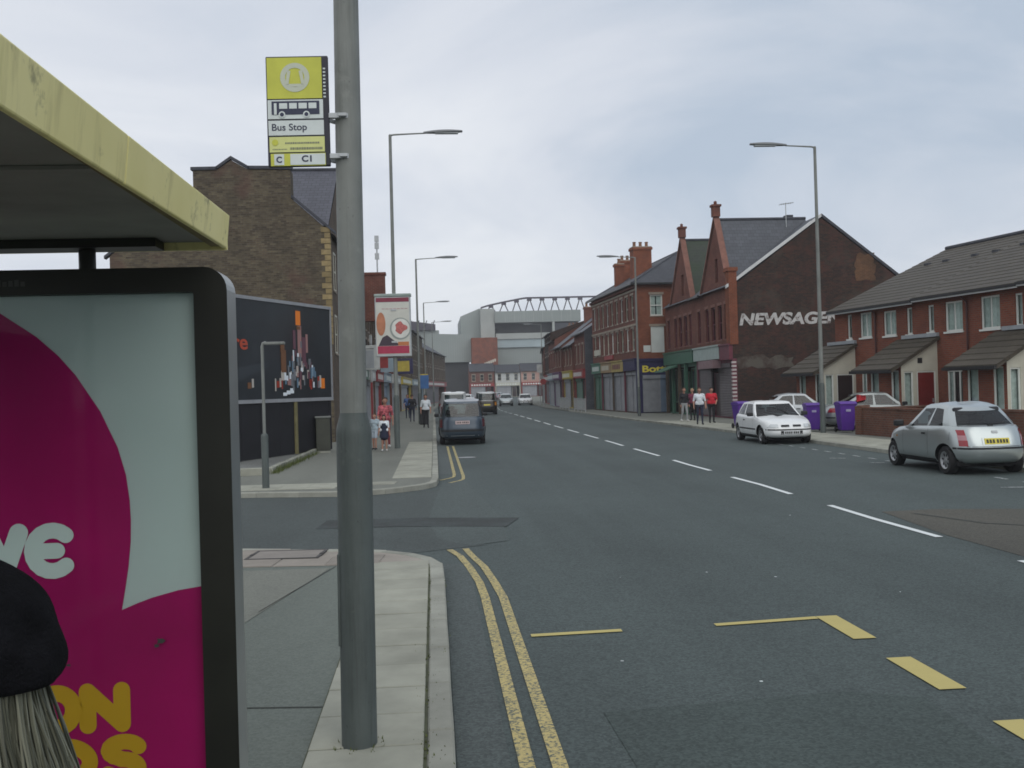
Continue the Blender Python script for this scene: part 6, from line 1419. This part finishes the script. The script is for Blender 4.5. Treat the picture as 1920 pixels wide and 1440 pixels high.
    for p in m2.polygons:
        c = p.center; best = min(segs, key=lambda s_: segdist(c, *s_[:4])); tag = best[4]
        if sleeves == 'short' and tag == 'skin' and False: pass
        p.material_index = keys.index(tag); p.use_smooth = True
    # short sleeves end above the elbow: recolour by height along the upper arm is part of the skin tag above
    # face
    f = MB(); hc = Vector((0, hy, 1.64))
    for s in (-1, 1): f.lathe([(0, .0), (.009 * k, .004 * k), (.011 * k, .012 * k), (0, .016 * k)], 8, axis='Y', o=tuple(Vector((s * .034, hy + .074, 1.645)) * k))
    f.box(-.025 * k, .025 * k, (hy + .083) * k, (hy + .094) * k, 1.566 * k, 1.574 * k); ff = f.build('facial_features', m_dark, tmp); ff['kind'] = 'stuff'
    hm = MB(); R_ = .104 * k; c = Vector((0, hy - .022, 1.668)) * k; rows = []
    depth = {'short': .35, 'long': 1.0, 'bald': None}[hairstyle]
    if depth is not None:
        for i in range(9):
            th = i / 8 * (1.75 if hairstyle == 'short' else 1.7); row = []
            for j in range(20):
                ph = 2 * math.pi * j / 20; front = max(0, math.sin(ph)); t2 = th * (1 - .40 * front)
                rr = R_ * (1 + .05 * math.sin(5 * ph + i)); row.append(c + Vector((rr * .93 * math.sin(t2) * math.cos(ph), rr * 1.05 * math.sin(t2) * math.sin(ph), rr * math.cos(t2))))
            rows.append(row)
        if hairstyle == 'long':
            for q in range(1, 6): rows.append([v + Vector((0, -.006 * k * q, -.052 * k * q)) * (1 - .75 * max(0, math.sin(2 * math.pi * j / 20))) for j, v in enumerate(rows[8])])
        for r1, r2 in zip(rows, rows[1:]):
            for j in range(20): hm.quad(r1[j], r1[(j + 1) % 20], r2[(j + 1) % 20], r2[j])
        hm.poly(rows[0]); hm.build('hair', hair, tmp, smooth=True, weld=True)
    return o
c_ = lambda n, c, **kw: pm('cloth_' + n, c, .85, kw.get('var', .12), kw.get('scale', 9))
kW, kR, kN, kDk, kGr, kLb, kPk = c_('white', (.62, .66, .70)), c_('red', (.50, .02, .035)), c_('navy', (.018, .022, .045)), c_('black', (.015, .015, .018)), c_('grey', (.30, .31, .32)), c_('pale_blue', (.34, .42, .47)), c_('pink', (.45, .16, .2))
hB, hD_, hF = c_('hair_brown', (.06, .035, .02)), c_('hair_dark', (.015, .012, .01)), c_('hair_fair', (.30, .22, .12))
shW, shD = c_('shoe_white', (.55, .55, .53)), c_('shoe_dark', (.02, .02, .02))
GP = 'people on the pavement by the newsagent'
st_ = {'anl': (-.11, .10, .09), 'knl': (-.10, .10, .51), 'anr': (.10, -.16, .10), 'knr': (.10, .0, .50)}
person('person in a white top and dark jeans walking by the newsagent', (12.35, 45.2, PH), math.pi * .95, 1.72, kW, kN, shD, hB, st_, wide=1.08, group=GP)
person('person in a red football shirt and black trousers by the newsagent', (13.35, 46.7, PH), math.pi, 1.70, kR, kDk, shD, hD_, {'ell': (-.28, -.02, 1.15), 'wrl': (-.20, .12, 1.0)}, wide=1.18, group=GP)
sb_ = MB().box(-.13, .13, .128, .142, 1.24, 1.30)
person('person in a black top and light grey trousers outside the green shop', (12.75, 49.6, PH), math.pi * 1.1, 1.72, kDk, kGr, shW, hB, st_, sleeves='long', group=GP)
person('person in a maroon top standing behind the others outside the green shop', (13.45, 50.6, PH), math.pi * .8, 1.66, c_('maroon', (.16, .03, .06)), kDk, shD, hF, None, sleeves='long', group=GP)
GK = 'family on the left pavement'
girl = person('girl in a navy dress with white collar beside the pole advert', (-1.66, 32.6, PH), math.pi, 1.18, kW, kN, shW, hD_, {'ell': (-.22, 0, 1.15), 'elr': (.22, 0, 1.15)}, skirt=.72, shorts=True, hairstyle='long', wide=1.05, vox=.009, group=GK)
dr = MB(); k_ = 1.18 / 1.75
dr.lathe([(.15 * k_, 1.36 * k_), (.165 * k_, 1.25 * k_), (.16 * k_, 1.08 * k_), (.19 * k_, .9 * k_), (.235 * k_, .66 * k_), (.22 * k_, .66 * k_)], 20); dr.build('pinafore', kN, girl, smooth=True)
person('boy in pale blue shirt and shorts on the left pavement', (-2.02, 33.6, PH), math.pi * .85, 1.22, kLb, c_('pale_shorts', (.36, .42, .48)), shD, hB, {'anl': (-.11, .12, .09), 'knl': (-.10, .12, .5)}, shorts=True, vox=.009, group=GK)
person('adult in a red and white shirt walking behind the girl', (-1.72, 34.9, PH), math.pi * 1.02, 1.74, c_('red_white', (.42, .10, .12), var=.7, scale=14), c_('skirt_red', (.20, .035, .04)), shW, hB, st_, group=GK)
GD = 'pedestrians far along the left pavement'
person('pedestrian in a dark coat past the black litter bin', (-1.4, 63, PH), 0, 1.74, kDk, kN, shD, hB, st_, sleeves='long', vox=.014, group=GD)
person('pedestrian in a white shirt at the kerb past the people carrier', (-.45, 52, PH), math.pi, 1.74, kW, kDk, shD, hD_, st_, vox=.014, group=GD)
person('pedestrian in a blue top further up the left pavement', (-1.9, 71, PH), math.pi, 1.72, c_('blue', (.05, .10, .25)), kN, shD, hB, st_, vox=.014, group=GD)
# person with black hat and pale hair waiting in the shelter
wp = person('person in a black hat with long pale hair waiting under the bus shelter', (-1.05, 2.2, PH), R(40), 1.44, c_('coat', (.02, .022, .022)), kDk, shD, hF, {'ell': (-.23, -.02, 1.14), 'wrl': (-.2, .08, .9)}, sleeves='long', hairstyle='bald', vox=.008)
HC = Vector((0, 0, 1.52 - PH)); m_hat = pm('felt_black', (.006, .006, .0075), .95, .4, 14, .9, 130, spec=.12)
ht = MB(); rows = []
prof = [(.008, .195), (.045, .192), (.08, .181), (.115, .160), (.145, .135), (.175, .103), (.195, .068), (.209, .032), (.218, -.004), (.223, -.04), (.220, -.072), (.206, -.094), (.178, -.102), (.14, -.088)]
for i, (pr_, pz_) in enumerate(prof):
    row = []
    for j in range(40):
        ph = 2 * math.pi * j / 40; t = i / 13
        fold = .012 * math.sin(2 * ph + 3.2 * t) + .010 * math.sin(5 * ph + 7 * t) * t + .007 * math.sin(9 * ph - 11 * t) * t
        crease = -.016 * math.exp(-((t - .55 - .12 * math.sin(ph + .6)) / .05) ** 2)
        low = max(0, t - .55) / .45; row.append(HC + Vector(((pr_ + (fold + crease) * min(1, t * 2)) * math.cos(ph), (pr_ * .97 + (fold + crease) * min(1, t * 2)) * math.sin(ph), pz_ - .028 * low * max(0, math.cos(ph)) + .030 * low * max(0, -math.sin(ph)) + .006 * math.sin(4 * ph + 5 * t))))
    rows.append(row)
for r1, r2 in zip(rows, rows[1:]):
    for j in range(40): ht.quad(r1[j], r1[(j + 1) % 40], r2[(j + 1) % 40], r2[j])
ht.poly(rows[0]); hat = ht.build('hat', m_hat, wp, smooth=True, weld=True); hat.modifiers.new('s', 'SOLIDIFY').thickness = .012; hat.modifiers.new('d', 'SUBSURF').render_levels = 1
t_ = NT('pale_hair'); oi = t_.n('ShaderNodeNewGeometry').outputs['Random Per Island']
t_.l(t_.ramp(oi, 0, 1, (.05, .052, .036), (.24, .24, .18)), t_.b.inputs['Base Color']); t_.b.inputs['Roughness'].default_value = .45
hr = MB(); rg_ = random.Random(5)
for i in range(2600):
    ph = rg_.uniform(0, 2 * math.pi); r0 = rg_.uniform(.11, .182); a = Vector((math.cos(ph), math.sin(ph), 0)); top = HC + a * r0 + Vector((0, 0, rg_.uniform(-.01, .02)))
    ln = rg_.uniform(.40, .58); fl = rg_.uniform(.02, .06); wa = rg_.uniform(0, 6); pts = []; rds = []
    for q in range(6):
        t = q / 5; pts.append(top + a * (fl * 1.7 * min(.6, max(0, t - .24)) + .05 * max(0, t - .24) - .02 * max(0, .24 - t)) + Vector((.008 * math.sin(wa + 5 * t), .008 * math.cos(wa + 4 * t), -ln * t))); rds.append(.0033 * (1 - .6 * t ** 3))
    hr.tube(pts, rds, 4, cap=False)
ho = hr.build('hair', t_.m, wp, smooth=True); ho['kind'] = 'stuff'
